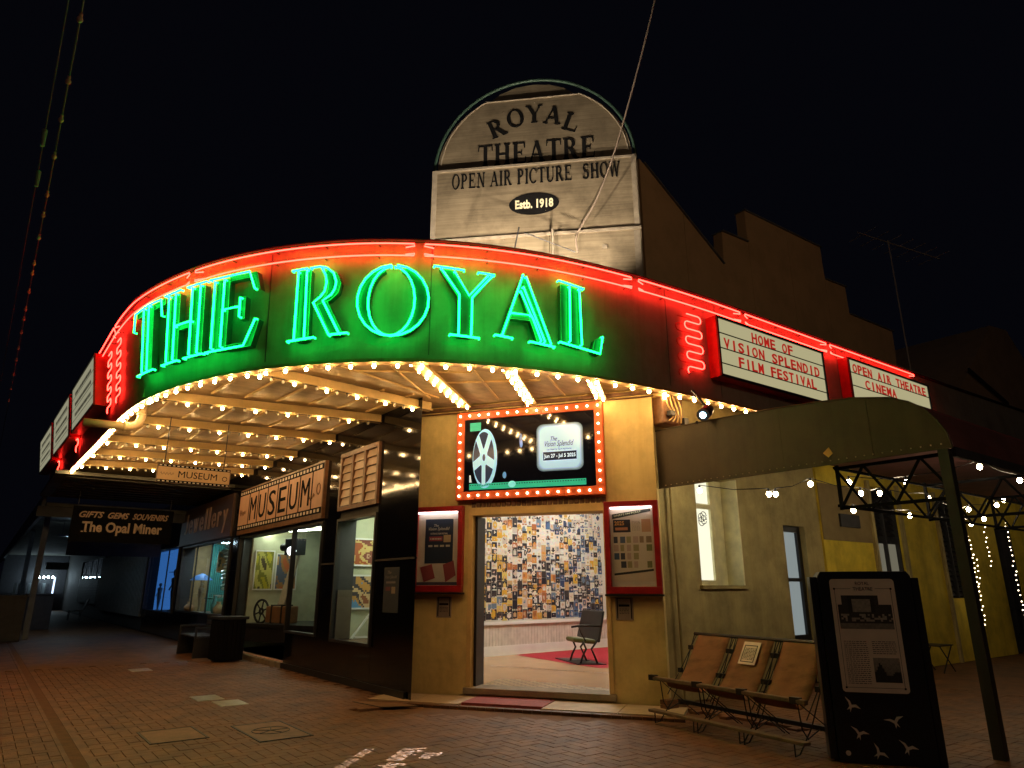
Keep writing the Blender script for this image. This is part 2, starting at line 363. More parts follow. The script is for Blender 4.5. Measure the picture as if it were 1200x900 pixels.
m = MB(); m.quad(*[p + V(0, 0, .0025) for p in q4]); m.build('cover', M['lid'], t)

# ------------------------------------------------------------------ theatre building
bld = thing('theatre_building', (5.46, 9.87, 0), 'corner theatre building with cream splayed entrance, black tiled shopfront and stepped brown parapet', 'theatre')
def fwall(F, cells, c0, c1, name, mt, par=bld, lab=None):
    m = MB()
    for a0, a1, b0, b1 in cells: m.fbox(F, a0, a1, b0, b1, c0, c1)
    return m.build(name, mt, par, lab)
fwall(ENT, [(0, .93, 0, 4.45), (3.13, 3.86, 0, 4.45), (.932, 3.128, 2.72, 4.448), (.932, 3.128, 0, .04)], -.35, 0, 'entrance_wall', M['render'])
# skirting shadow gap and door frame
m = MB()
m.fbox(ENT, .93, 1.0, .09, 2.66, -.34, .02); m.fbox(ENT, 3.06, 3.13, .09, 2.66, -.34, .02); m.fbox(ENT, .93, 3.13, 2.6, 2.72, -.34, .022)
df = m.build('door_frame', M['beam'], bld, bevel=.006)
m = MB(); m.fbox(ENT, .9, 3.16, .035, .12, -.34, .06); m.build('door_sill', M['conc'], df, bevel=.008)
m = MB(); m.fbox(ENT, 1.012, 1.05, .125, 2.59, -.40, -.08); m.build('door_leaf', M['blk'], bld)
m = MB()
for k in range(26): m.fbox(ENT, .98 + k * .083, .98 + k * .083 + .06, 2.70, 2.80, .0, .02)
m.build('vent_strip', M['timber'], bld)
# left facade piers, stallrisers and heads behind the tiles
m = MB()
for y0, y1, z0, z1 in ((9.9, 10.5, 0, 4.4), (10.5, 12.1, 0, .62), (10.5, 12.1, 2.72, 2.86), (10.5, 12.1, 3.9, 4.4), (12.1, 12.78, 0, 4.4), (12.78, 14.4, 0, .66), (12.78, 18.4, 2.74, 4.4), (18.4, 19.0, 0, 4.4), (19.0, 24.4, 0, .82), (19.0, 24.4, 2.78, 4.4), (24.4, 24.95, 0, 4.4), (24.95, 29.9, 0, .74), (24.95, 29.9, 2.85, 4.4), (29.9, 42.5, 0, 4.4), (42.5, 52, 0, .7), (42.5, 52, 3.15, 4.4), (52, 76, 0, 4.4)):
    m.box(5.13, 5.45, y0, y1, z0, z1)
m.build('shopfront_wall', M['joint'], bld)
m = MB(); m.hexa([(5.1, 9.15, 0), (5.47, 9.87, 0), (5.47, 9.9, 0), (5.1, 9.9, 0)], [(5.1, 9.15, 4.4), (5.47, 9.87, 4.4), (5.47, 9.9, 4.4), (5.1, 9.9, 4.4)])
m.build('corner_pier', M['tile'], bld)
def tiles(y0, y1, z0, z1, ny, nz, seam=None):
    zs = seam or [z0 + (z1 - z0) * k / nz for k in range(nz + 1)]
    for i in range(ny):
        for k in range(len(zs) - 1):
            a = y0 + (y1 - y0) * i / ny; b = y0 + (y1 - y0) * (i + 1) / ny; t = random.uniform(-.0015, .0015)
            m = MB(); x = 5.1
            m.hexa([(x + t, a + .002, zs[k] + .002), (5.128, a + .002, zs[k] + .002), (5.128, b - .002, zs[k] + .002), (x - t, b - .002, zs[k] + .002)],
                   [(x + t, a + .002, zs[k + 1] - .002), (5.128, a + .002, zs[k + 1] - .002), (5.128, b - .002, zs[k + 1] - .002), (x - t, b - .002, zs[k + 1] - .002)])
            m.build('wall_tile', M['tile'], bld)
tiles(9.9, 10.5, 0, 4.4, 1, 3, [0, .62, 1.94, 3.3, 4.4])
tiles(10.5, 12.1, 0, .62, 2, 1); tiles(12.1, 12.78, 0, 4.4, 1, 3, [0, .62, 1.94, 3.3, 4.4]); tiles(12.78, 14.4, 0, .66, 2, 1)
tiles(10.5, 12.1, 3.92, 4.4, 2, 1); tiles(12.78, 18.4, 3.93, 4.4, 5, 1); tiles(18.4, 19, 0, 4.4, 1, 3, [0, .62, 1.94, 3.3, 4.4])
tiles(19, 24.4, 0, .82, 4, 1); tiles(19, 24.4, 3.97, 4.4, 4, 1); tiles(24.4, 24.95, 0, 4.4, 1, 3, [0, 1.94, 4.4]); tiles(24.95, 29.9, 0, .74, 4, 1); tiles(24.95, 29.9, 2.87, 4.4, 3, 1)
m = MB(); m.box(5.085, 5.14, 9.2, 10.5, 1.925, 1.955); m.box(5.085, 5.14, 12.1, 12.78, 1.925, 1.955); m.build('tile_trim', M['joint'], bld)
# plinth strip
m = MB(); m.box(5.06, 5.1, 9.3, 14.4, 0, .10); m.build('plinth', M['blk'], bld)
# windows of the facade : frame + glass
def shopwin(y0, y1, z0, z1, par=bld, bars=(), lab=None, fr='timber'):
    m = MB(); q = .045
    m.box(5.06, 5.16, y0, y1, z0, z0 + q); m.box(5.06, 5.16, y0, y1, z1 - q, z1); m.box(5.06, 5.16, y0, y0 + q, z0 + q, z1 - q); m.box(5.06, 5.16, y1 - q, y1, z0 + q, z1 - q)
    for b in bars: m.box(5.09, 5.13, b - .012, b + .012, z0 + q, z1 - q)
    o = m.build('window_frame', M[fr], par, lab)
    m = MB(); m.quad((5.112, y0 + q, z0 + q), (5.112, y1 - q, z0 + q), (5.112, y1 - q, z1 - q), (5.112, y0 + q, z1 - q)); m.build('window_pane', M['glass'], o)
shopwin(10.5, 12.1, .62, 2.72, fr='blk')
shopwin(12.78, 14.4, .66, 2.74, fr='blk')
shopwin(19.0, 24.4, .82, 2.78, bars=(20.9, 22.6), fr='blk')
shopwin(24.95, 29.9, .74, 2.85, bars=(26.6,), fr='blk')
shopwin(42.5, 52, .7, 3.15, bars=(45, 47.5, 50), fr='grey')
# louvre bank over the right window
m = MB(); 
for y in (10.5, 11.0, 11.05, 11.57, 12.04): pass
m.box(5.05, 5.16, 10.5, 12.1, 2.86, 2.93); m.box(5.05, 5.16, 10.5, 12.1, 3.84, 3.92)
for y in (10.53, 11.04, 11.56, 12.07): m.box(5.05, 5.16, y - .035, y + .035, 2.93, 3.84)
lf = m.build('louvre_frame', M['timber'], bld)
lm = mat('louvre_blade', (.55, .40, .28), .35, 0, .1)
for y0, y1 in ((10.57, 11.0), (11.08, 11.52), (11.6, 12.03)):
    for k in range(6):
        z = 2.95 + k * .15; m = MB(); m.hexa([(5.07, y0, z), (5.078, y0, z), (5.078, y1, z), (5.07, y1, z)], [(5.105, y0, z + .146), (5.113, y0, z + .146), (5.113, y1, z + .146), (5.105, y1, z + .146)]); m.build('louvre_blade', lm, lf)
# recessed museum entry with splayed display window
m = MB(); m.box(5.1, 8.2, 14.42, 18.38, -.03, .12); m.build('entry_floor', M['pink'], bld)
m = MB(); m.box(5.03, 5.1, 14.42, 18.38, -.03, .10); m.build('entry_step', M['conc'], bld, bevel=.01)
SPL = frame((5.2, 18.36), (1.25, -3.6))
m = MB(); m.fbox(SPL, 0, 3.8, .3, .70, -.04, 0); m.fbox(SPL, 0, 3.8, .62, .70, -.1, .03); m.build('splay_stallriser', M['blk'], bld)
m = MB(); m.fbox(SPL, 0, .05, .70, 2.74, -.04, .0); m.fbox(SPL, 1.9, 1.93, .70, 2.74, -.03, .0); m.fbox(SPL, 3.75, 3.8, .70, 2.74, -.04, .0); o = m.build('splay_window_frame', M['blk'], bld)
m = MB(); m.quad(SPL(.05, .7, -.02), SPL(3.75, .7, -.02), SPL(3.75, 2.74, -.02), SPL(.05, 2.74, -.02)); m.build('window_pane', M['glass'], o)
# display interiors
def room(y0, y1, z0, x1, mt, zt=2.95, base=None):
    m = MB(); m.box(x1, x1 + .05, y0, y1, z0, zt); m.box(5.46, x1, y0 - .05, y0, z0, zt); m.box(5.46, x1, y1, y1 + .05, z0, zt); m.box(5.46, x1, y0, y1, zt, zt + .05)
    m.build('display_back', mt, bld)
    m = MB(); m.box(5.14, x1, y0, y1, z0 - .06, z0); m.build('display_floor', base or M['wood'], bld)
iv = mat('display_cream', (.50, .50, .34), .7, 0, .08)
room(10.45, 12.2, .64, 6.3, iv, 3.0)
room(13.0, 18.33, .12, 8.4, iv, 3.2, M['pink'])
room(19.0, 24.4, .82, 6.6, mat('display_brown', (.30, .20, .08), .7), 2.95)
room(24.95, 29.9, .74, 6.4, M['bluewall'], 3.0)
m = MB(); m.box(5.5, 5.9, 11.0, 11.6, 2.93, 2.97); m.build('strip_light', M['tube'], bld)
m = MB(); m.box(7.2, 7.6, 15.6, 16.8, 3.14, 3.17); m.build('strip_light', M['tube'], bld)
m = MB(); m.box(5.45, 5.6, 22.9, 23.6, 2.90, 2.93); m.box(5.3, 5.42, 25.6, 26.2, 2.94, 2.97); m.build('strip_light', bpy.data.materials['cool_tube'], bld)  # strip near the far jewellery wall is added to brighten it
m = MB(); m.box(5.3, 5.4, 21.2, 21.9, 2.90, 2.93); m.box(5.6, 5.75, 19.6, 20.3, 2.90, 2.93); m.build('strip_light', mat('green_tube', (.02, .02, .02), .3, 0, 0, 1, 0, 1, emit=(.75, 1, .8), estr=34), bld)
# right street walls
def wallseg(x0, x1, z0, z1, mt, y0=6.8, y1=7.2): 
    m = MB(); m.box(x0, x1, y0, y1, z0, z1); return m.build('side_wall', mt, bld)
m = MB()
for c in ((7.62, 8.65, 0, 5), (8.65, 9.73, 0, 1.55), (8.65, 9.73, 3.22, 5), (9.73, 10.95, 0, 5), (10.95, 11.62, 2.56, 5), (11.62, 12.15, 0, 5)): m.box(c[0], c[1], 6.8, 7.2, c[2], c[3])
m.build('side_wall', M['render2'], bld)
m = MB()
for c in ((12.152, 14.05, 0, 5), (14.05, 15.2, 0, 1.5), (14.05, 15.2, 3.5, 5), (15.2, 17.2, 0, 5), (17.2, 18.1, 0, 1.3), (17.2, 18.1, 3.5, 5), (18.1, 20.3, 0, 5), (20.3, 21.6, 3.0, 5), (21.6, 34, 0, 5)): m.box(c[0], c[1], 6.76, 7.2, c[2], c[3])
m.build('side_wall', M['yellow'], bld)
m = MB(); m.box(12.15, 14.0, 6.742, 6.758, 2.36, 3.4); m.build('painted_band', mat('brown_band', (.26, .19, .08), .8, 0, .1), bld)
for x in (14.0, 15.25, 17.0, 18.15):
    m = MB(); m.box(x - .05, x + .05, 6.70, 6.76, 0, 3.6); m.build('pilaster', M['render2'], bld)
# right side window with deep reveal
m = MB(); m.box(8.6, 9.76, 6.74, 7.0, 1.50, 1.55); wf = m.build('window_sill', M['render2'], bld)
m = MB()
for q in ((8.65, 8.72, 1.55, 3.22), (9.36, 9.45, 1.55, 3.22)): m.box(q[0], q[1], 7.08, 7.16, q[2], q[3])
m.box(8.72, 9.36, 7.08, 7.16, 1.55, 1.63); m.box(8.72, 9.36, 7.08, 7.16, 2.74, 2.82); m.box(9.45, 9.73, 7.1, 7.2, 1.55, 3.22)
m.box(9.70, 9.73, 6.80, 7.1, 1.55, 3.22); wf = m.build('window_frame', mat('cream_joinery', (.78, .74, .46), .5), bld)  # reveal lining is added; its pale cream stands for light from inside
m = MB(); m.quad((8.7, 7.12, 1.6), (9.4, 7.12, 1.6), (9.4, 7.12, 3.22), (8.7, 7.12, 3.22)); m.build('window_pane', emis('lit_frosted_pane', (.62, .60, .45), 1.5), wf)
m = MB()
for k in range(4): m.tube([V(9.13, 7.07, 2.58) + V(math.cos(a) * .07 + (.03 if k % 2 else -.03), 0, math.sin(a) * .07 + (k - 1.5) * .03) for a in [i * .6 for i in range(11)]], .006, 5)
m.build('scroll_emblem', M['ink'], wf)
m = MB(); m.box(10.95, 11.05, 6.9, 7.0, 0, 2.56); m.box(11.52, 11.62, 6.9, 7.0, 0, 2.56); m.box(11.05, 11.52, 6.9, 7.0, 0, .75); m.box(11.05, 11.52, 6.9, 7.0, 1.62, 1.68); m.box(11.05, 11.52, 6.9, 7.0, 2.46, 2.56)
o = m.build('side_door', M['blk'], bld)
m = MB(); m.quad((11.05, 6.95, .75), (11.52, 6.95, .75), (11.52, 6.95, 2.46), (11.05, 6.95, 2.46)); m.build('door_pane', emis('lit_door_pane', (.36, .42, .42), .55), o)
def darkwin(x0, x1, z0, z1, zs=None):
    m = MB(); m.box(x0, x1, 6.95, 7.0, z0, z1); 
    for x in (x0, (x0 + x1) / 2 - .02, x1 - .04): m.box(x, x + .04, 6.8, 6.95, z0, z1)
    o = m.build('window_frame', M['dark'], bld)
    z = z0 + .05
    while z < z1 - .08:
        if zs is None or z > zs:
            m = MB(); m.hexa([(x0 + .04, 6.84, z), (x1 - .04, 6.84, z), (x1 - .04, 6.85, z), (x0 + .04, 6.85, z)], [(x0 + .04, 6.9, z + .08), (x1 - .04, 6.9, z + .08), (x1 - .04, 6.91, z + .08), (x0 + .04, 6.91, z + .08)]); m.build('louvre_blade', M['blk'], o)
        z += .11
    return o
o = darkwin(14.08, 15.18, 1.5, 3.5, 2.45)
for x in (14.16, 14.68):
    m = MB(); m.box(x, x + .42, 6.86, 6.88, 1.62, 2.38); m.build('window_pane', emis('dim_pane', (.30, .28, .20), .4), o)
darkwin(17.2, 18.1, 1.3, 3.5)
m = MB(); m.box(20.3, 21.6, 6.95, 7.0, 0, 3.0); 
for x in (20.3, 20.9, 21.5): m.box(x, x + .08, 6.84, 6.95, 0, 3.0)
m.box(20.3, 21.6, 6.85, 6.95, 1.0, 1.1); m.build('dark_door', M['dark'], bld)
# house plaque on the wall
t = thing('wall_plaque', (13.0, 6.7, 2.7), 'small dark oblong plaque high on the yellow side wall', 'plaque')
m = MB(); m.box(12.75, 13.45, 6.70, 6.74, 2.62, 2.86); m.build('board', M['dark'], t)
# downpipe at side wall
m = MB(); m.tube([(7.98, 6.72, 3.0), (7.98, 6.72, 1.9), (8.0, 6.72, 1.8), (8.0, 6.72, 0)], .02, 6); tag(m.build('downpipe', M['render2']), 'thin cream pipe running down the side wall behind the deck chairs', 'pipe', kind=None)
bpy.data.objects['downpipe'].pop('kind', None)
m = MB(); 
for k in range(2):
    for j in range(1): m.box(7.38, 7.60, 6.50 + k * .0, 6.62, .0 + k * .06, .055 + k * .06)
o = m.build('loose_brick', M['brick'], None, 'pair of loose bricks stacked at the foot of the entrance pillar', 'bricks')
# stepped parapet
poly = [(7.9, 4.9), (34, 4.9), (34, 6.6), (16.6, 6.62), (16.7, 7.47), (14.65, 7.42), (14.63, 8.08), (13.77, 8.03), (13.75, 8.8), (10.93, 8.72), (10.93, 8.02), (10.12, 7.98), (10.07, 7.28), (8.0, 8.6), (7.9, 8.66)]
PF = lambda a, b, c=0: V(a, 6.86 - c, b)
for x0, x1 in ((7.9, 9.0), (9.0, 10.95), (10.95, 12.4), (12.4, 13.76), (13.76, 16.66), (16.7, 34)):
    def cut(p, x, keep_gt):
        out = []
        for i in range(len(p)):
            a, b = p[i], p[(i + 1) % len(p)]
            ia = (a[0] >= x) == keep_gt or a[0] == x; ib = (b[0] >= x) == keep_gt or b[0] == x
            if ia: out.append(a)
            if ia != ib and a[0] != b[0]:
                t = (x - a[0]) / (b[0] - a[0]); out.append((x, a[1] + t * (b[1] - a[1])))
        return out
    p = cut(cut(poly, x0 + .004, True), x1 - .004, False)
    m = MB(); m.fprism(PF, p, -.2, 0); m.build('parapet_panel', M['parapet'], bld)
for a_, b_ in (((16.7, 7.47), (14.65, 7.42)), ((14.65, 8.08), (13.77, 8.03)), ((13.77, 8.80), (10.91, 8.72)), ((10.93, 8.02), (10.10, 7.98)), ((10.07, 7.28), (8.0, 8.6))):
    m = MB(); m.bar((a_[0], 6.95, a_[1] + .012), (b_[0], 6.95, b_[1] + .012), .26, .02); m.build('parapet_capping', M['grey'], bld)
m = MB(); m.box(7.95, 34, 7.0, 18, 5.0, 5.1); m.build('roof', M['dark'], bld)
m = MB(); m.fprism(frame((2.6, 11.6), (1, -1)), [(-.6, 5.9), (1.2, 8.4), (3.2, 8.4), (3.2, 5.9)], -3.0, -2.9); m.build('roof_gable', M['dark'], bld)

# ------------------------------------------------------------------ foyer
foy = thing('foyer', (7.5, 9.5, 0), 'bright theatre foyer seen through the open entrance', 'foyer')
m = MB(); m.solid([ENT(.0, .1, -.35), ENT(3.86, .1, -.35), V(14, 7.3, .1), V(14, 13.4, .1), V(6.2, 13.4, .1)], [(0, 1, 2, 3, 4)]); m.build('foyer_floor', M['wfloor'], foy)
MW = frame((8.7, 12.9), (1, .083))
m = MB(); m.fbox(MW, 0, 5.6, .1, 4.3, -.1, 0); m.build('mural_wall', M['iwhite'], foy)
m = MB(); m.fbox(MW, 0, 5.6, .1, .30, 0, .03); m.fbox(MW, 0, 5.6, .74, .80, 0, .05); m.build('skirting', M['white'], foy)
m = MB(); 
for k in range(60): m.fbox(MW, .02 + k * .09, .02 + k * .09 + .08, .30, .74, 0, .01)
m.build('wainscot_board', mat('wainscot', (.62, .56, .48), .5), foy)
m = MB(); m.box(6.42, 6.5, 9.9, 13.4, .1, 4.3); m.box(14, 14.1, 7.3, 13.4, .1, 4.3); m.quad((5.6, 10, 4.3), (14, 7.3, 4.3), (14, 13.5, 4.3), (5.6, 13.5, 4.3)); m.quad((5.6, 13.4, 0), (8.8, 13.4, 0), (8.8, 13.4, 4.3), (5.6, 13.4, 4.3)); m.box(8.6, 8.7, 12.9, 13.4, .1, 4.3)
m.build('foyer_wall', M['iwhite'], foy)
m = MB(); m.box(8.35, 8.60, 12.6, 12.85, .1, 2.35); m.build('door_panel', M['blk'], foy, 'black door panel at the left of the mural')
m = MB(); m.solid([(9.76, 12.9, .104), (9.45, 10.6, .104), (9.42, 9.8, .104), (13.9, 9.8, .104), (13.9, 13.2, .104)], [(0, 1, 2, 3, 4)]); m.build('red_carpet', M['carpet'], foy)
m = MB(); m.box(8.6, 9.6, 10.2, 11.2, 4.25, 4.29); m.box(10.8, 11.8, 10.9, 11.9, 4.25, 4.29); m.build('ceiling_light', M['room'], foy)
# checkered border inside the door, small inlaid tiles
m = MB(); m2 = MB()
CF = lambda a, b, c: ENT(a, c, b)
for i in range(22):
    for j in range(8):
        a = 1.02 + i * .094; b = -.42 - j * .10
        if j > 1 + (22 - i) * .33: continue
        q = m if (i + j) % 2 else m2
        q.quad(ENT(a, .104, b), ENT(a + .09, .104, b), ENT(a + .09, .104, b - .094), ENT(a, .104, b - .094))
for i in range(30):
    a = V(8.0, 11.35, .104) + V(.07, -.16, 0) * i
    m.quad(a, a + V(.07, -.13, 0), a + V(.13, -.10, 0), a + V(.06, .03, 0))
m.build('floor_inlay', mat('brown_tile', (.22, .12, .05), .35), foy, kind='stuff'); m2.build('floor_inlay', mat('cream_tile', (.60, .48, .28), .35), foy, kind='stuff')
# mural of small film posters (no real artwork): cells of colour
def poster_cells(m, F, a0, a1, b0, b1, c, u, v):
    # palette by place in the mural: pale at the top, yellow left, orange centre, blue right, dark low
    dark = [(.02, .015, .02), (.04, .03, .03), (.01, .01, .02)]
    pale = [(.68, .64, .55), (.6, .6, .56), (.66, .58, .45), (.5, .44, .38)]
    yel = [(.6, .35, .03), (.5, .28, .05), (.6, .45, .12)]; org = [(.55, .24, .05), (.35, .12, .04), (.5, .32, .15)]; blu = [(.06, .12, .24), (.14, .2, .28), (.03, .05, .12)]
    hue = yel if u < .25 else (org if u < .6 else blu)
    if random.random() < .5: hue = random.choice([yel, yel, org, dark, pale, blu])
    bgc = random.choice(pale if random.random() < max(.10, v * 1.0 - .15) else (dark if random.random() < .75 - v * .5 else hue))
    acc = random.choice(hue if random.random() < .6 else pale + dark)
    nx, ny = 5, 7; cx, cy = random.uniform(1.2, 3), random.uniform(2, 4.5); rr = random.uniform(.8, 2.2); skin = random.choice([(.55, .33, .2), (.5, .4, .3), acc]); band = random.choice(pale + dark + hue)
    for i in range(nx):
        for j in range(ny):
            d = math.hypot(i - cx, (j - cy) * .7); k = acc if d < rr else bgc
            if d < rr * .5: k = skin
            if j < (1 if cy > 3 else 2) and random.random() < .8: k = band
            k = tuple(x * random.uniform(.85, 1.1) for x in k); m.cc = k
            m.quad(F(a0 + (a1 - a0) * i / nx, b0 + (b1 - b0) * j / ny, c), F(a0 + (a1 - a0) * (i + 1) / nx, b0 + (b1 - b0) * j / ny, c), F(a0 + (a1 - a0) * (i + 1) / nx, b0 + (b1 - b0) * (j + 1) / ny, c), F(a0 + (a1 - a0) * i / nx, b0 + (b1 - b0) * (j + 1) / ny, c))
m = MB(); cnt = 0; cells_ = []
for i in range(26):
    z = .83 + random.uniform(-.01, .02)
    while z < 3.75:
        h = .15 * random.choice((.8, 1, 1, 1.25, 1.5)); cells_.append((.12 + i * .155, .12 + i * .155 + .150, z, z + h)); z += h + .003
rest = MB()
for a0, a1, z, z1 in cells_:
    if a0 < 3.2 and z < 3.2 and cnt < 300:
        m = MB(); poster_cells(m, MW, a0, a1, z, z1, .006, a0 / 3.4, (z - .8) / 2.4); m.build('small_poster', M['print_'], foy); cnt += 1
    else: poster_cells(rest, MW, a0, a1, z, z1, .006, a0 / 3.4, (z - .8) / 2.4)
rest.build('poster_field', M['print_'], foy, kind='stuff')
# old theatre seat
st = thing('cinema_chair', (9.95, 10.35, .1), 'old cast iron theatre seat with green leather cushion on the red carpet', 'seat')
d1 = V(.447, -.894, 0); d2 = V(-.894, -.447, 0) * -1  # width, backwards
so = V(9.50, 10.60, .1)
d1 = V(.80, -.60, 0); d2 = V(-.6, -.8, 0); fw = V(-.86, .25, 0).normalized()
SE = lambda a, c, z: so + V(.62, -.55, 0).normalized() * a + V(.35, .93, 0).normalized() * c + V(0, 0, z)   # a along facing->back, c across
m = MB(); m.hexa([SE(.42, -.02, .40), SE(.47, -.02, .40), SE(.47, 1.1, .45), SE(.42, 1.1, .45)], [SE(.55, 0, .98), SE(.59, 0, .98), SE(.59, 1.1, .98), SE(.55, 1.1, .98)]); m.build('backrest', M['blk'], st, bevel=.02)
m = MB(); m.hexa([SE(-.02, .03, .40), SE(.42, .03, .36), SE(.42, .52, .36), SE(-.02, .52, .40)], [SE(-.02, .03, .49), SE(.42, .03, .45), SE(.42, .52, .45), SE(-.02, .52, .49)]); m.build('cushion', M['olive'], st, bevel=.04)
for c in (0, .56):
    m = MB(); m.tube([SE(.08, c, .0), SE(.13, c, .15), SE(.2, c, .28), SE(.14, c, .42)], .02, 6); m.tube([SE(.42, c, .0), SE(.36, c, .15), SE(.3, c, .28), SE(.44, c, .46)], .02, 6); m.tube([SE(.05, c, .012), SE(.47, c, .012)], .018, 6); m.build('iron_leg', M['iron'], st, smooth=True)
m = MB(); m.tube([SE(-.08, 0, .68), SE(.1, 0, .71), SE(.5, 0, .70)], [.02, .025, .02], 6); m.tube([SE(.06, 0, .70), SE(.12, 0, .55), SE(.2, 0, .42)], .012, 6); m.build('armrest', M['iron'], st, smooth=True)
m = MB(); m.hexa([SE(0, -.08, 0), SE(.55, -.08, 0), SE(.55, 1.2, 0), SE(0, 1.2, 0)], [SE(0, -.08, .02), SE(.55, -.08, .02), SE(.55, 1.2, .02), SE(0, 1.2, .02)]); m.build('base_board', M['blk'], st)

# ------------------------------------------------------------------ video screen over the door
vs_ = thing('video_screen', tuple(ENT(1.95, 2.8, .02)), 'wide video screen in an orange frame studded with small bulbs above the door', 'screen')
m = MB(); A0, A1, B0, B1 = .74, 3.13, 2.83, 4.24
for q in ((A0, A1, B0, B0 + .13), (A0, A1, B1 - .12, B1), (A0, A0 + .13, B0 + .13, B1 - .12), (A1 - .13, A1, B0 + .13, B1 - .12)): m.fbox(ENT, *q, .02, .12)
m.build('bulb_frame', M['orange'], vs_, bevel=.006)
m = MB(); m.fbox(ENT, A0 + .11, A1 - .11, B0 + .11, B1 - .1, .01, .09); m.build('display_panel', M['screenbk'], vs_)
bm = MB(); bm.ball((0, 0, 0), .017, 8, 5); SBM = tmesh(bm, emis('screen_bulb', (1, .78, .55), 14))
for k in range(15): 
    for b in (B0 + .065, B1 - .06): inst(SBM, 'light_bulb', ENT(A0 + .065 + k * (A1 - A0 - .13) / 14, b, .135), vs_)
for k in range(1, 9):
    for a in (A0 + .065, A1 - .065): inst(SBM, 'light_bulb', ENT(a, B0 + .065 + k * (B1 - B0 - .125) / 9, .135), vs_)
SC = lambda u, v, c=0: ENT(.90 + u * 2.07, 2.97 + (1 - v) * 1.13, .092 + c)
def disk(m, F, cx, cy, rx, ry, c, n=28, fill=None):
    m.cc = fill; m.quad(*[F(cx + math.cos(2 * math.pi * k / n) * rx, cy + math.sin(2 * math.pi * k / n) * ry, c) for k in range(n)][::-1])
m = MB()
cyan = (.30, .62, .88)
disk(m, SC, .155, .55, .10, .42, .001, fill=cyan); disk(m, SC, .145, .54, .086, .37, .002, fill=(.02, .03, .06))
for k in range(5):
    a = k * 2 * math.pi / 5 + .3; c, s = math.cos(a), math.sin(a)
    m.cc = (.40, .72, .9); p = [(.0, .03), (.09, .03), (.09, -.03), (0, -.03)]
    m.quad(*[SC(.145 + (x * c) * 1.0 - y * s * .5, .54 + (x * s) * 4.2 + y * c * 2.2, .003) for x, y in p])
disk(m, SC, .145, .54, .032, .13, .004, fill=(.35, .68, .9)); disk(m, SC, .148, .54, .012, .05, .005, fill=(.02, .04, .08))
m.build('reel_picture', M['glow'], vs_)
m = MB()
def rrect(m, F, x0, x1, y0, y1, r, c, fill, ar=1.8):
    m.cc = fill; pts = []
    for cx, cy, a0 in ((x1 - r, y1 - r * ar, 0), (x0 + r, y1 - r * ar, 90), (x0 + r, y0 + r * ar, 180), (x1 - r, y0 + r * ar, 270)):
        for k in range(5): a = math.radians(a0 + k * 22.5); pts.append((cx + math.cos(a) * r, cy + math.sin(a) * r * ar))
    m.quad(*[F(x, y, c) for x, y in pts[::-1]])
for i in range(5): rrect(m, SC, .57 + i * .006, .925 - i * .006, .13 + i * .01, .78 - i * .01, .05, .001 + i * .0006, tuple(x * (.25 + .75 * i / 4) for x in (.36, .62, .86)))
m.cc = (.01, .015, .03); m.quad(SC(.62, .52, .006), SC(.62, .635, .006), SC(.875, .635, .006), SC(.875, .52, .006))
m.build('title_card', M['glow'], vs_)
m = MB(); FS_ = lambda a, b, c: SC(a, 1 - b, c)
m.text(FS_, 'The', .68, .63, .05, .06, .006, .008, 0, .4); m.text(FS_, 'Vision Splendid', .635, .53, .22, .10, .006, .008, 0, .4); m.text(FS_, 'OUTBACK FILM FESTIVAL', .65, .50, .19, .02, .006, .008)
m.build('title_lettering', M['ink'], vs_)
m = MB(); m.text(FS_, 'Jun 27 - Jul 5 2025', .627, .385, .24, .065, .006, .008, .02)
for k in range(22): m.fbox(FS_, .622 + k * .0117, .628 + k * .0117, .352, .362, .006, .008); m.fbox(FS_, .622 + k * .0117, .628 + k * .0117, .49, .50, .006, .008)
m.cc = None; m.build('date_lettering', emis('date_glow', (.75, .95, 1), 1), vs_, kind='stuff')
m = MB(); m.cc = (.03, .42, .26); m.quad(SC(.03, .90, .001), SC(.03, .985, .001), SC(.94, .985, .001), SC(.94, .90, .001)); m.cc = (.05, .40, .25); m.quad(SC(.03, .03, .003), SC(.03, .15, .003), SC(.12, .15, .003), SC(.12, .03, .003))
m.cc = (.01, .03, .02)
for k in range(46): m.quad(SC(.035 + k * .0197, .915, .0025), SC(.035 + k * .0197, .928, .0025), SC(.045 + k * .0197, .928, .0025), SC(.045 + k * .0197, .915, .0025))
disk(m, SC, .375, .93, .03, .045, .004, fill=(.2, .7, .7)); disk(m, SC, .315, .80, .015, .045, .002, fill=(.12, .3, .55)); disk(m, SC, .445, .33, .012, .10, .002, fill=(.05, .12, .35)); disk(m, SC, .45, .38, .010, .05, .003, fill=(.15, .3, .75))
m.cc = (.6, .7, .7); m.quad(SC(.03, .78, .002), SC(.03, .88, .002), SC(.05, .88, .002), SC(.04, .78, .002)); m.build('film_strip_picture', M['glow'], vs_, kind='stuff')

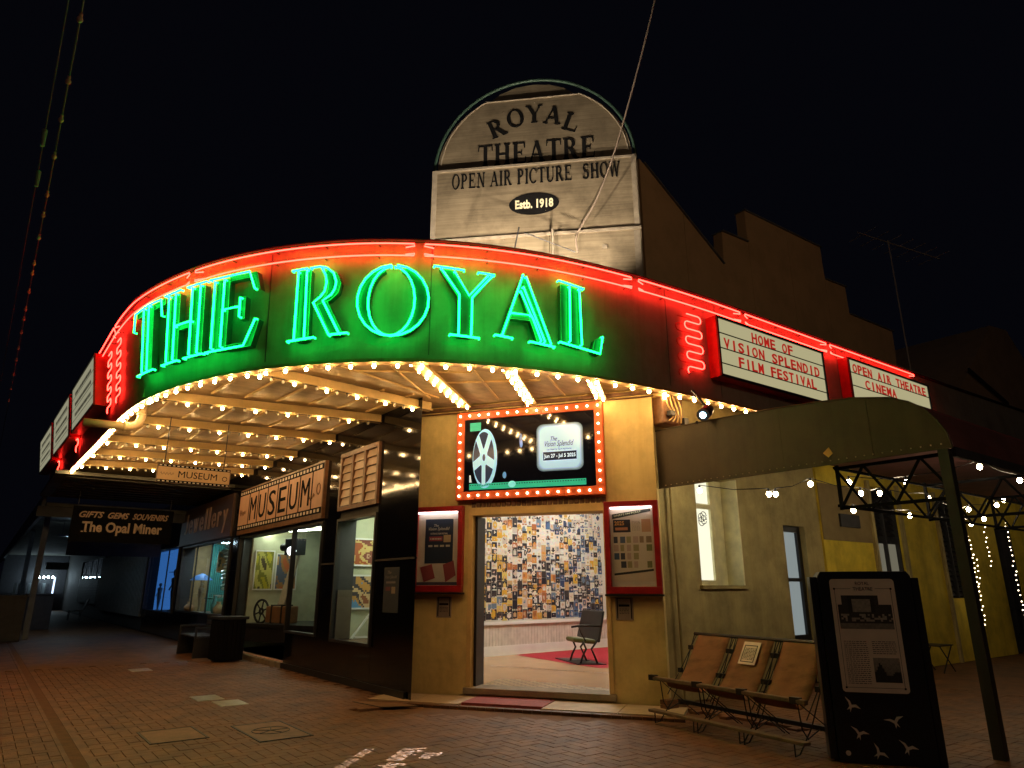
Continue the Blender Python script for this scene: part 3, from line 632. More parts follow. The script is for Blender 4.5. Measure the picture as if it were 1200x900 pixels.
# ------------------------------------------------------------------ poster cases and notices
def wordlines(m, F, a0, a1, b0, b1, rows, c0, c1, fill=.6, ww=.03):
    h = (b1 - b0) / rows
    for r in range(rows):
        a = a0; y = b1 - (r + 1) * h
        while a < a1 - .005:
            L = random.uniform(.3, 1.2) * ww; e = min(a + L, a1); m.fbox(F, a, e, y + h * .25, y + h * (.25 + .5 * fill), c0, c1); a = e + ww * .3
def case(a0, a1, b0, b1, label):
    t = thing('poster_case', tuple(ENT((a0 + a1) / 2, b0, 0)), label, 'poster case', 'poster cases either side of the entrance')
    m = MB(); q = .075; 
    m.fbox(ENT, a0, a1, b0, b0 + q * 1.3, 0.002, .10); m.fbox(ENT, a0, a1, b1 - q, b1, .002, .10); m.fbox(ENT, a0, a0 + q, b0 + q * 1.3, b1 - q, .002, .10); m.fbox(ENT, a1 - q, a1, b0 + q * 1.3, b1 - q, .002, .10)
    m.build('case_frame', M['redframe'], t, bevel=.005)
    m = MB(); m.fbox(ENT, a0 - .02, a1 + .02, b0 - .03, b0 - .002, .002, .12); m.build('case_sill', M['blk'], t)
    m = MB(); m.fbox(ENT, a0 + q, a1 - q, b0 + q * 1.3, b1 - q, .002, .03); m.build('backing', M['papr'], t)
    m = MB(); m.fbox(ENT, a0 + q + .02, a1 - q - .02, b1 - q - .03, b1 - q - .01, .07, .09); m.build('lamp_strip', emis('case_lamp', (1, .87, .78), 9), t)
    m = MB(); m.quad(ENT(a0 + q, b0 + .1, .085), ENT(a1 - q, b0 + .1, .085), ENT(a1 - q, b1 - q, .085), ENT(a0 + q, b1 - q, .085)); m.build('glass_pane', M['glass'], t)
    return t
t = case(.0, .86, 1.45, 2.75, 'red framed poster case left of the entrance with a dark festival poster')
F = ENT
m = MB(); m.cc = (.02, .03, .06); m.fbox(F, .2, .68, 1.88, 2.56, .03, .034)
m.cc = (.30, .05, .07); m.fbox(F, .27, .50, 2.22, 2.29, .034, .037); m.cc = (.5, .36, .2); m.fbox(F, .52, .64, 2.20, 2.31, .034, .037)
m.cc = (.55, .5, .45); m.text(F, 'The', .35, 2.44, .08, .04, .034, .038, 0, .3); m.text(F, 'Vision Splendid', .26, 2.37, .36, .065, .034, .038, 0, .4); m.text(F, 'OUTBACK FILM FESTIVAL', .29, 2.32, .30, .028, .034, .038)
wordlines(m, F, .29, .48, 2.23, 2.28, 1, .037, .039, .9, .04)
for k in range(4): m.fbox(F, .26 + k * .10, .33 + k * .10, 2.13, 2.16, .034, .037)
m.cc = (.30, .06, .07)
m.fprism(F, [(.13, 1.82), (.33, 1.87), (.39, 1.66), (.20, 1.60)], .036, .04); m.fprism(F, [(.52, 1.86), (.70, 1.92), (.74, 1.70), (.57, 1.60)], .036, .04)
m.cc = (.06, .06, .1); m.fbox(F, .075, .78, 1.555, 1.60, .031, .034); m.build('festival_poster', M['print_'], t)
t = case(3.09, 3.87, 1.43, 2.72, 'red framed poster case right of the entrance with a pale programme of listings')
m = MB(); m.cc = (.66, .55, .45); m.fbox(F, 3.18, 3.78, 1.60, 2.62, .031, .035)
m.cc = (.03, .03, .02); m.fprism(F, [(3.20, 2.47), (3.76, 2.57), (3.76, 2.61), (3.20, 2.54)], .035, .038); m.fprism(F, [(3.20, 1.68), (3.76, 1.74), (3.76, 1.77), (3.20, 1.71)], .035, .038)
m.cc = (.02, .015, .02); m.fbox(F, 3.21, 3.46, 2.28, 2.46, .035, .037); m.cc = (.6, .3, .08); m.text(F, '2025', 3.23, 2.38, .14, .06, .037, .039, .02); m.cc = (.5, .2, .1); m.fbox(F, 3.24, 3.42, 2.31, 2.35, .037, .039)
m.cc = (.5, .27, .15); m.fbox(F, 3.62, 3.75, 2.28, 2.46, .035, .037)
m.cc = (.7, .68, .4)
SL = lambda a, b, c: F(a, b + (a - 3.2) * .16, c)
m.text(SL, "WHAT'S ON IN JULY", 3.22, 2.487, .40, .035, .038, .040, .01)
pal = [(.05, .05, .07), (.10, .13, .2), (.3, .2, .12), (.2, .2, .08), (.5, .35, .3), (.06, .10, .18), (.35, .3, .15)]
for r in range(4):
    for k in range(6):
        if random.random() < .8:
            m.cc = random.choice(pal); m.fbox(F, 3.21 + k * .093, 3.21 + k * .093 + random.uniform(.05, .08), 2.13 - r * .115, 2.13 - r * .115 + .09, .035, .037)
m.cc = (.25, .2, .18); wordlines(m, F, 3.48, 3.6, 2.30, 2.44, 8, .035, .037, .5, .03); m.build('programme_poster', M['print_'], t)
for a0, lb in ((.42, 'small framed notice below the left poster case'), (3.19, 'small framed notice below the right poster case')):
    t = thing('wall_notice', tuple(ENT(a0, 1.1, 0)), lb, 'notice', 'small notices under the poster cases')
    m = MB(); m.fbox(ENT, a0, a0 + .25, 1.08, 1.38, .002, .01); m.build('sheet', mat('laminate%d' % int(a0), (.30, .25, .22), .25, 0, .1), t)
    m = MB(); m.fbox(ENT, a0 + .02, a0 + .035, 1.10, 1.37, .01, .012); m.fbox(ENT, a0 + .215, a0 + .23, 1.10, 1.37, .01, .012); m.fbox(ENT, a0 + .02, a0 + .23, 1.365, 1.375, .01, .012); m.fbox(ENT, a0 + .045, a0 + .2, 1.26, 1.29, .01, .012); wordlines(m, ENT, a0 + .055, a0 + .19, 1.16, 1.24, 4, .01, .012); m.build('print', M['ink'], t)

# ------------------------------------------------------------------ canopy
can = thing('canopy', (3.4, 9.5, 0), 'big curved street canopy with glowing red and green neon fascia and rows of bulbs underneath', 'canopy')
def strip(s0, s1, ds, z0, z1, c0, c1):
    m = MB(); n = int((s1 - s0) / ds)
    for i in range(n):
        a = s0 + (s1 - s0) * i / n; b = s0 + (s1 - s0) * (i + 1) / n
        P = [FA(a, z0, c0), FA(b, z0, c0), FA(b, z1, c0), FA(a, z1, c0), FA(a, z0, c1), FA(b, z0, c1), FA(b, z1, c1), FA(a, z1, c1)]
        fs = [(4, 5, 6, 7), (1, 0, 3, 2), (0, 1, 5, 4), (3, 7, 6, 2)]
        if i == 0: fs.append((0, 4, 7, 3))
        if i == n - 1: fs.append((1, 2, 6, 5))
        m.solid(P, fs)
    return m
strip(1, 38, .25, 4.25, 5.85, -.12, 0).build('fascia_board', M['fascia'], can)
strip(1, 38, .25, 5.855, 5.872, -.16, .075).build('fascia_capping', M['dark'], can)
strip(1, 24.6, .25, 4.20, 4.245, -.12, .02).build('bulb_rail', M['conduit'], can)
for s in (7.5, 16.6, 18.78, 22.4, 23.5, 27): 
    m = MB(); m.tube([FA(s, 4.3, .003), FA(s, 5.8, .003)], .004, 4); m.build('panel_joint', M['dark'], can)
# bulbs
bm = MB(); bm.ball((0, 0, -.03), .0235, 8, 6, 1.15); BM = tmesh(bm, M['bulb'])
bm = MB(); bm.ball((0, 0, -.03), .024, 8, 6, 1.15); BO = tmesh(bm, M['offbulb'])
s = 1.6
sock = MB()
while s < 24.5:
    p = FA(s, 4.19, -.03); inst(BM, 'light_bulb', p, can); sock.lathe(p + V(0, 0, -.008), [(.02, 0), (.022, .02)], 6); s += .30
sock.build('bulb_socket_row', M['socket'], can, kind='stuff')
beams = [((2.4, 9.01), (5.35, 9.35)), ((1.5, 11.26), (5.08, 10.56)), ((1.45, 13.2), (5.08, 12.53)), ((1.42, 15.21), (5.08, 14.6)), ((1.38, 16.9), (5.06, 16.13)), ((1.34, 18.6), (5.06, 17.6))]
for p, q in beams:
    p = V(*p, 0); q = V(*q, 0); d = (q - p).normalized(); n = V(d.y, -d.x, 0)
    m = MB(); m.bar(p + V(0, 0, 4.32), q + V(0, 0, 4.32), .09, .13); m.bar(p + V(0, 0, 4.25) + n * .02, q + V(0, 0, 4.25) + n * .02, .15, .012); bo = m.build('beam', M['beam'], can)
    L = (q - p).length; k = 0; a = .12; sk = MB(); pts = []
    while a < L - .08:
        c = p + d * a + n * .05 + V(0, 0, 4.235); lit = k % 3 == 0
        inst(BM if lit else BO, 'light_bulb', c, bo); sk.lathe(c + V(0, 0, -.008), [(.019, 0), (.021, .02)], 6); a += .165; k += 1
    sk.tube([p + n * .05 + V(0, 0, 4.24), q + n * .05 + V(0, 0, 4.24)], .006, 5); sk.build('bulb_holders', M['socket'], bo, kind='stuff')
for p, q in (((3.92, 7.34), (5.75, 8.9)), ((4.99, 6.80), (6.45, 8.1)), ((6.20, 6.48), (7.2, 7.3)), ((7.7, 6.30), (7.72, 6.7))):
    p = V(*p, 0); q = V(*q, 0); d = (q - p).normalized(); n = V(d.y, -d.x, 0)
    m = MB(); m.bar(p + V(0, 0, 4.34) + n * -.03, q + V(0, 0, 4.34) - n * .03, .10, .10); m.bar(p + V(0, 0, 4.285), q + V(0, 0, 4.285), .17, .02); bo = m.build('beam', M['beam'], can)
    L = (q - p).length; a = .08; k = 0
    while a < L - .04:
        c = p + d * a + n * (.045 if k % 2 else -.045) + V(0, 0, 4.27); inst(BM, 'light_bulb', c, bo).scale = (.72, .72, .72); a += .15; k += 1
# soffit sheet + battens
m = MB(); n = 80
for i in range(n):
    s0 = 3 + (24.4 - 3) * i / n; s1 = 3 + (24.4 - 3) * (i + 1) / n; a, b = FA(s0, 4.40, -.11), FA(s1, 4.40, -.11)
    if a.y > 9.9 and b.y > 9.5: m.quad(a, b, V(5.12, b.y, 4.40), V(5.12, a.y, 4.40))
    else:
        def inn(p):
            if p.x < 7.72 and p.y < 10.2:
                t = max(0, min(1, (s_ - 15.4) / 7.0)); return V(5.44 + 2.2 * t, 9.87 - 3.12 * t, 4.40)
            return V(max(p.x, 7.72), 6.79, 4.40)
        s_ = s0; ia = inn(a); s_ = s1; ib = inn(b); m.quad(a, b, ib, ia)
m.build('soffit_sheet', M['soffit'], can)
bys = [9.2, 10.9, 12.85, 14.9, 16.5, 18.1]
for y0, y1 in zip(bys[:-1], bys[1:]):
    for k in range(7):
        x = 1.9 + k * .48
        if y0 < 10 and x < 2.3: continue
        m = MB(); m.bar((x + .1, y0 + .12 - (x - 1.5) * .15 + .2, 4.385), (x, y1 - .1 - (x - 1.5) * .15 + .2, 4.385), .04, .03); m.build('batten', M['beam'], can)
for p, q in (((3.0, 8.3), (5.3, 9.0)), ((3.6, 7.7), (5.2, 9.1)), ((4.5, 7.1), (6.1, 8.5)), ((5.4, 6.7), (6.8, 7.7)), ((3.6, 8.55), (5.0, 7.6)), ((4.9, 8.3), (6.0, 7.3)), ((2.7, 8.9), (3.5, 8.0))):
    m = MB(); m.bar((*p, 4.388), (*q, 4.388), .03, .024); m.build('batten', M['beam'], can)
m = MB(); m.bar(tuple(ENT(-.05, 4.33, .07)), tuple(ENT(3.9, 4.33, .07)), .05, .05); m.tube([ENT(-.05, 4.27, .05), ENT(3.9, 4.27, .05)], .012, 6); m.build('wall_plate', M['timber'], can)
# next verandah; its unlit look is put into dark colour and a lowered ceiling
ver = thing('dark_verandah', (3.2, 30, 0), 'dark verandah roof continuing up the unlit street beyond the canopy', 'verandah')
m = MB(); m.box(1.0, 5.1, 19.3, 24.5, 4.12, 4.2); m.box(1.2, 5.1, 24.5, 76, 3.85, 3.95); m.build('verandah_ceiling', M['shadesoffit'], ver)
for k in range(9): m = MB(); m.box(1.25, 5.08, 19.6 + k * .55, 19.66 + k * .55, 4.09, 4.118); m.build('ceiling_batten', M['shadesoffit'], ver)
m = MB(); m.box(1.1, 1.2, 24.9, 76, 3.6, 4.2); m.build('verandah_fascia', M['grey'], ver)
m = MB(); m.box(1.0, 5.05, 24.6, 24.7, 3.55, 3.85); m.build('cross_beam', M['dark'], ver)
for y, x in ((27, 1.35), (36, 1.4)):
    m = MB(); m.box(x, x + .16, y, y + .16, 0, 3.85); m.build('verandah_post', M['grey'], ver)
# downpipe under the canopy
m = MB(); m.tube([(1.62, 12.0, 4.38), (1.62, 12.0, 4.12), (1.60, 12.0, 4.02), (1.53, 12.0, 3.96), (1.45, 12.0, 3.94), (.85, 12.0, 3.93)], .065, 14)
m.tube([(1.62, 12.0, 4.18), (1.62, 12.0, 4.14)], .075, 14); m.tube([(1.43, 12.0, 3.94), (1.38, 12.0, 3.94)], .075, 14)
m.build('spout_pipe', M['pipe'], None, 'thick cream drainpipe elbow poking out under the left canopy edge', 'pipe', smooth=True)

# ---------------- red neon bands
def curve_pts(s0, s1, z, c, ds=.12):
    n = max(2, int((s1 - s0) / ds)); return [FA(s0 + (s1 - s0) * i / n, z, c) for i in range(n + 1)]
breaks = [2.2, 4.6, 7.2, 9.6, 12.2, 15.25, 18.62, 21.75, 24.1, 26.6, 29.9]
red = thing('red_neon_border', tuple(FA(18.6, 5.6, .05)), 'double line of red neon tubing along the top of the curved fascia', 'neon tubes')
for s0, s1 in zip(breaks[:-1], breaks[1:]):
    if s0 < 9: zz = (5.74, 5.60)
    else: zz = (5.79, 5.62)
    m = MB(); a, b = s0 + .06, s1 - .06
    m.tube([FA(a + .12, zz[0] - .035, .05), FA(a, zz[0] - .03, .09)] + curve_pts(a + .01, b - .01, zz[0], .09) + [FA(b, zz[0] - .03, .09), FA(b - .12, zz[0] - .035, .05)], .0095, 6)
    m.tube([FA(a + .12, zz[1] + .035, .05), FA(a, zz[1] + .03, .09)] + curve_pts(a + .01, b - .01, zz[1], .09) + [FA(b, zz[1] + .03, .09), FA(b - .12, zz[1] + .035, .05)], .0095, 6)
    m.build('neon_tube', M['redneon'], red, smooth=True)
m = MB()
for s0 in [2 + .7 * k for k in range(38)]:
    for z in (5.79, 5.62): m.tube([FA(s0, z, 0), FA(s0, z, .085)], .007, 5)
m.build('tube_support', M['dark'], red, kind='stuff')
def squig(s0, s1, z0, z1, n, c=.06, flip=1, mt='redneon', dead=False, label='x', F=FA):
    t = thing('neon_squiggle', tuple(F((s0 + s1) / 2, z0, c)), label, 'neon tube', 'serpentine red neon ornaments on the fascia')
    h = (z1 - z0) / (2 * n); pts = []; z = z1; side = 0; r = h * .45
    path = []
    for i in range(2 * n):
        xa, xb = (s0, s1) if i % 2 == 0 else (s1, s0)
        path += [(xa + (r if xb > xa else -r), z), (xb - (r if xb > xa else -r), z)]
        path += [(xb - (r * .3 if xb > xa else -r * .3), z - r * .3), (xb, z - r), (xb, z - h + r), (xb - (r * .3 if xb > xa else -r * .3), z - h + r * .3)]
        z -= h
    path = path[:-4] if False else path
    m = MB(); m.tube([F(a, b, c) for a, b in path], .0095, 6); m.build('neon_tube', M[mt], t, smooth=True)
    if dead:
        m = MB(); m.tube([F(a - .16, b - .05, c * .5) for a, b in path], .009, 6); m.build('unlit_tube', M['deadneon'], t, smooth=True)
    return t
squig(22.72, 23.08, 4.52, 5.48, 4, dead=True, label='red neon zigzag left of the HOME OF sign, with an unlit twin behind it')
squig(26.08, 26.4, 4.52, 5.48, 4, label='red neon zigzag between the two right hand letter signs')
squig(30.0, 30.3, 4.52, 5.5, 4, label='red neon zigzag past the OPEN AIR THEATRE sign')
squig(11.35, 11.75, 4.45, 5.5, 5, label='red neon zigzag at the left bend of the fascia, nearer of two', F=FA)
squig(12.25, 12.6, 4.45, 5.5, 5, label='red neon zigzag beside the neon letter T, at the left bend', F=FA)
squig(7.15, 7.5, 4.4, 5.5, 4, label='red neon zigzag between the first and second left sign boxes')
squig(3.65, 4.0, 4.4, 5.5, 4, label='red neon zigzag between the second and third left sign boxes')

# ---------------- green neon letters
def letter(name, s0, s1, box, tubes, faces, z0=4.475, z1=5.455, label='', sh=0):
    x0, x1, y0, y1 = box
    if sh: tubes = [[(x + sh * (y - y0), y) for x, y in p] for p in tubes]; faces = [[(x + sh * (y - y0), y) for x, y in p] for p in faces]
    f = lambda x, y: (s0 + (s1 - s0) * (x - x0) / (x1 - x0), z1 - (z1 - z0) * (y - y0) / (y1 - y0))
    t = thing('neon_letter', tuple(FA((s0 + s1) / 2, z0, .05)), label, 'neon letter', 'green neon letters THE ROYAL')
    for i, p in enumerate(faces):
        m = MB(); m.fprism(lambda a, b, c: FA(*f(a, b), c), p, .03, .115 + i * .0012); m.build('letter_face', M['letterface'], t)
        m = MB(); q = p + [p[0]]
        for a, b in zip(q[:-1], q[1:]): m.bar(FA(*f(*a), .122), FA(*f(*b), .122), .008, .006)
        m.build('letter_edge', M['letteredge'], t)
    for p in tubes:
        if len(p) == 2: p = [p[0], ((p[0][0] + p[1][0]) / 2, (p[0][1] + p[1][1]) / 2), p[1]]
        P = [f(*q) for q in p]; pts = [FA(*P[0], .12)] + [FA(a, b, .165) for a, b in P] + [FA(*P[-1], .12)]
        m = MB(); m.tube(pts, .0135, 8); m.build('neon_tube', M['greenneon'], t, smooth=True)
def ell(cx, cy, rx, ry, a0, a1, n=22): return [(cx + rx * math.cos(math.radians(a0 + (a1 - a0) * k / n)), cy - ry * math.sin(math.radians(a0 + (a1 - a0) * k / n))) for k in range(n + 1)]
U = (0, 1, 0, 1)
letter('T', 13.78, 14.68, U, [[(0, .3), (.04, .03), (.55, .0)], [(.55, .0), (.96, .02), (1, .27)], [(.38, .03), (.38, .97)], [(.56, .03), (.56, .97)], [(.2, 1), (.78, 1)]],
       [[(.36, .02), (.62, .02), (.62, .97), (.36, .97)], [(0, 0), (1, 0), (1, .08), (0, .08)]], label='green neon letter T, first of the word THE', z0=4.50, z1=5.52)
letter('H', 14.74, 15.66, U, [[(0, 0), (.42, 0)], [(.58, 0), (1, 0)], [(.12, .03), (.12, .97)], [(.3, .03), (.3, .97)], [(.7, .03), (.7, .97)], [(.88, .03), (.88, .97)], [(.3, .5), (.7, .5)], [(0, 1), (.42, 1)], [(.58, 1), (1, 1)]],
       [[(.1, .02), (.34, .02), (.34, .98), (.1, .98)], [(.66, .02), (.92, .02), (.92, .98), (.66, .98)], [(.34, .47), (.66, .47), (.66, .55), (.34, .55)]], label='green neon letter H in the middle of the word THE', z0=4.50, z1=5.52)
letter('E', 15.72, 16.56, U, [[(0, 0), (.8, 0), (.92, .25)], [(.12, .04), (.12, .96)], [(.32, .04), (.32, .46), (.62, .46)], [(.32, .46), (.32, .96)], [(.66, .34), (.66, .6)], [(0, 1), (.78, 1), (.97, .66)]],
       [[(.1, .02), (.38, .02), (.38, .98), (.1, .98)], [(.38, .0), (.9, .0), (.98, .25), (.86, .2), (.8, .06), (.38, .06)], [(.38, .94), (.8, .94), (.9, .66), (1, .66), (.88, 1), (.38, 1)], [(.62, .32), (.72, .32), (.72, .62), (.62, .62)]], label='green neon letter E at the end of the word THE', z0=4.50, z1=5.52)
letter('R', 17.02, 17.81, (128, 575, 88, 605), [[(130, 100), (245, 92)], [(178, 110), (150, 595)], [(243, 100), (228, 590)], [(270, 92), (340, 86), (390, 98), (440, 140), (460, 205), (450, 255), (425, 295), (362, 335), (480, 570)],
       [(355, 100), (382, 150), (390, 205), (375, 270), (345, 305), (292, 345), (408, 580)], [(408, 580), (540, 572)], [(98, 605), (300, 590)]],
       [[(170, 100), (262, 95), (245, 595), (150, 600)], [(395, 95), (455, 130), (485, 205), (465, 275), (400, 330), (345, 330), (385, 270), (395, 200), (370, 120)], [(310, 350), (385, 335), (500, 570), (415, 580)]], label='green neon letter R at the start of the word ROYAL', sh=.06)
letter('O', 17.89, 18.77, (580, 1105, 45, 580), [ell(842, 312, 258, 262, 95, 445), ell(832, 318, 168, 255, 95, 445)],
       [ell(842, 312, 262, 262, 110, 250, 12) + ell(832, 318, 166, 250, 250, 110, 12), ell(842, 312, 262, 262, -70, 70, 12) + ell(832, 318, 170, 250, 70, -70, 12)], label='large round green neon letter O')
letter('Y', 18.80, 19.57, (30, 425, 105, 585), [[(35, 108), (228, 125)], [(80, 120), (200, 292), (200, 552)], [(165, 135), (262, 295), (385, 145)], [(408, 150), (282, 305), (280, 552)], [(318, 132), (425, 138)], [(145, 560), (332, 572)]],
       [[(70, 115), (175, 130), (262, 290), (280, 320), (280, 560), (195, 560), (195, 300)], [(385, 140), (412, 140), (290, 310), (268, 296)]], label='green neon letter Y between the O and the A')
letter('A', 19.57, 20.37, (415, 805, 165, 625), [[(600, 168), (468, 572)], [(618, 180), (780, 602)], [(582, 280), (650, 432), (520, 432)], [(650, 432), (665, 460), (715, 590)], [(600, 250), (740, 592)], [(420, 582), (532, 594)], [(640, 602), (805, 618)]],
       [[(600, 170), (625, 175), (790, 605), (700, 600), (585, 270)], [(590, 190), (605, 190), (485, 575), (460, 570)], [(530, 436), (650, 436), (655, 460), (520, 460)]], label='green neon letter A, sixth letter of the sign, with slanting legs')
letter('L', 20.43, 21.10, (830, 1105, 205, 675), [[(835, 210), (990, 235)], [(902, 235), (915, 612)], [(962, 240), (985, 625)], [(855, 628), (1100, 665), (1115, 545)]],
       [[(855, 225), (975, 240), (995, 640), (870, 620)], [(1075, 570), (1112, 545), (1105, 665), (1060, 655)]], label='green neon letter L, last of the sign', sh=-.045)

# ---------------- changeable letter sign boxes
def signbox(F, L, H0, H1, D, rows, label, lb='lbox', mt='redink', marks=False):
    t = thing('letter_sign_box', tuple(F(L / 2, H0, 0)), label, 'lit sign', 'changeable letter sign boxes along the canopy')
    m = MB(); m.fbox(F, 0, L, H0, H1, -D, -.02); m.build('box_case', M['redframe'], t)
    m = MB(); q = .035
    for c in ((0, L, H0, H0 + q), (0, L, H1 - q, H1), (0, q, H0 + q, H1 - q), (L - q, L, H0 + q, H1 - q)): m.fbox(F, *c, -.02, .01)
    m.build('rim', M['blk'], t)
    m = MB(); m.quad(F(q, H0 + q, -.01), F(L - q, H0 + q, -.01), F(L - q, H1 - q, -.01), F(q, H1 - q, -.01)); m.build('lit_panel', M[lb], t)
    hh = (H1 - H0 - 2 * q) / 4.0
    cr = .006 if not marks else -.0085
    m = MB()
    for z in (H0 + q + hh * .75, H0 + q + hh * 1.75 + .02, H0 + q + hh * 2.75 + .04): m.fbox(F, q, L - q, z, z + .012, -.0095, cr)
    m.build('letter_rail', M['dark'], t)
    if marks:
        m = MB()
        for r in range(3): wordlines(m, F, L * .15, L * .85, H0 + q + hh * (.9 + r), H0 + q + hh * (1.6 + r), 1, -.0098, -.009, .9, .12)
        m.build('letter_tiles', M[mt], t, kind='stuff')
    for r, (s, x0, x1) in enumerate(rows):
        z = H0 + q + hh * (2.75 - r) + .055 - r * .02
        n = len(s); pos = x0; adv = (x1 - x0) / n
        for ch in s:
            if ch != ' ':
                wd = adv * (.78 if ch not in 'I' else .2); m = MB(); m.text(F, ch, pos + (adv - wd) / 2, z, wd, hh * .74, -.006, .004, .018); m.build('sign_letter', M[mt], t)
            pos += adv
RB = lambda x0: (lambda a, b, c=0: V(x0 + a, 5.9 - .02 * (x0 + a - 8.3) - c, b))
signbox(RB(8.33), 2.93, 4.55, 5.52, .20, [('HOME OF', .85, 2.0), ('VISION SPLENDID', .12, 2.75), ('FILM FESTIVAL', .45, 2.6)], 'lit sign board reading HOME OF VISION SPLENDID FILM FESTIVAL')
signbox(RB(12.1), 3.15, 4.60, 5.60, .20, [('OPEN AIR THEATRE', .12, 3.0), ('CINEMA', .5, 1.7)], 'lit sign board reading OPEN AIR THEATRE partly hidden by the brown awning')
for y0, lb in ((14.1, 'lit sign board seen edge on, nearest of three up the left street'), (17.6, 'middle one of three lit sign boards receding up the left street'), (21.1, 'farthest of three lit sign boards receding up the left street')):
    def G(a, b, c=0, y0=y0):
        y = y0 + 3.1 - a; return V(1.40 - .024 * (y - 12) - .24 - .14 * (b - 4.7) - c, y, b)
    signbox(G, 3.1, 4.70, 5.66, .22, [], lb, 'lboxl', 'dark', True)

# ------------------------------------------------------------------ rooftop sign
rs = thing('rooftop_sign', tuple(SGN(1.78, 5.9, 0)), 'tall arched metal rooftop sign reading ROYAL THEATRE OPEN AIR PICTURE SHOW', 'sign')
m = MB()
arch = [(.07, 8.58)] + [(1.78 + 1.71 * math.cos(math.radians(a)), 8.62 + 1.62 * math.sin(math.radians(a))) for a in range(180, 118, -4)] + [(.92, 10.02), (2.64, 10.02)] + [(1.78 + 1.71 * math.cos(math.radians(a)), 8.62 + 1.62 * math.sin(math.radians(a))) for a in range(58, -1, -4)] + [(3.49, 8.58)]
m.fprism(SGN, arch, -.12, 0); m.build('arch_panel', M['metal'], rs)
m = MB(); m.fprism(SGN, [(.95, 10.0), (2.6, 10.0), (2.35, 10.20), (2.08, 10.30), (1.78, 10.33), (1.48, 10.30), (1.2, 10.20)], -.14, -.05); m.build('arch_cap_panel', M['metal'], rs)
m = MB(); m.fbox(SGN, 0, 3.56, 7.19, 8.58, -.2, .10); m.build('middle_panel', M['metal'], rs)
m = MB(); m.fbox(SGN, 0, 2.05, 5.9, 7.175, -.2, .16); m.fbox(SGN, 2.06, 3.56, 5.9, 7.175, -.2, .16); m.build('lower_panel', M['metal'], rs)
m = MB(); m.tube([SGN(1.78 + 1.77 * math.cos(math.radians(a)), 8.60 + 1.80 * math.sin(math.radians(a)), -.02) for a in range(180, -1, -5)], .028, 8); m.build('arch_ring', M['green'], rs, smooth=True)
m = MB(); m.tube([SGN(1.78 + 1.66 * math.cos(math.radians(a)), 8.62 + 1.60 * math.sin(math.radians(a)), .008) for a in range(176, 118, -4)], .012, 6); m.tube([SGN(1.78 + 1.66 * math.cos(math.radians(a)), 8.62 + 1.60 * math.sin(math.radians(a)), .008) for a in range(60, 2, -4)], .012, 6)
m.tube([SGN(.93, 9.99, .008), SGN(2.61, 9.99, .008)], .012, 6)
for a in (.05, 3.5): m.fbox(SGN, a - .04, a + .04, 7.2, 8.57, .10, .115)
m.fbox(SGN, .1, 3.46, 8.53, 8.57, .10, .118); m.fbox(SGN, .0, 3.56, 7.12, 7.17, .16, .18); m.fbox(SGN, 3.44, 3.54, 5.9, 7.1, .16, .175)
m.build('edge_trim', M['trim'], rs)
m = MB()
for z, c in ((8.5, .118), (7.25, .104), (7.08, .18)):
    for k in range(18): m.ball(SGN(.12 + k * .195, z, c), .008, 5, 4)
for a in (.05, 3.5):
    for k in range(9): m.ball(SGN(a, 7.3 + k * .14, .116), .009, 5, 4)
for x, z in ((1.25, 9.75), (2.2, 9.7), (.9, 9.35), (2.8, 9.2), (1.8, 8.2), (1.82, 9.9), (2.0, 7.62), (1.0, 9.0)): m.ball(SGN(x, z, .105 if z < 8.5 else .003), .010, 5, 4)
m.build('rivets', M['trim'], rs, kind='stuff')
m = MB(); m.fbox(SGN, 2.92, 3.0, 6.80, 6.87, .16, .19); m.build('hatch_catch', M['trim'], rs)
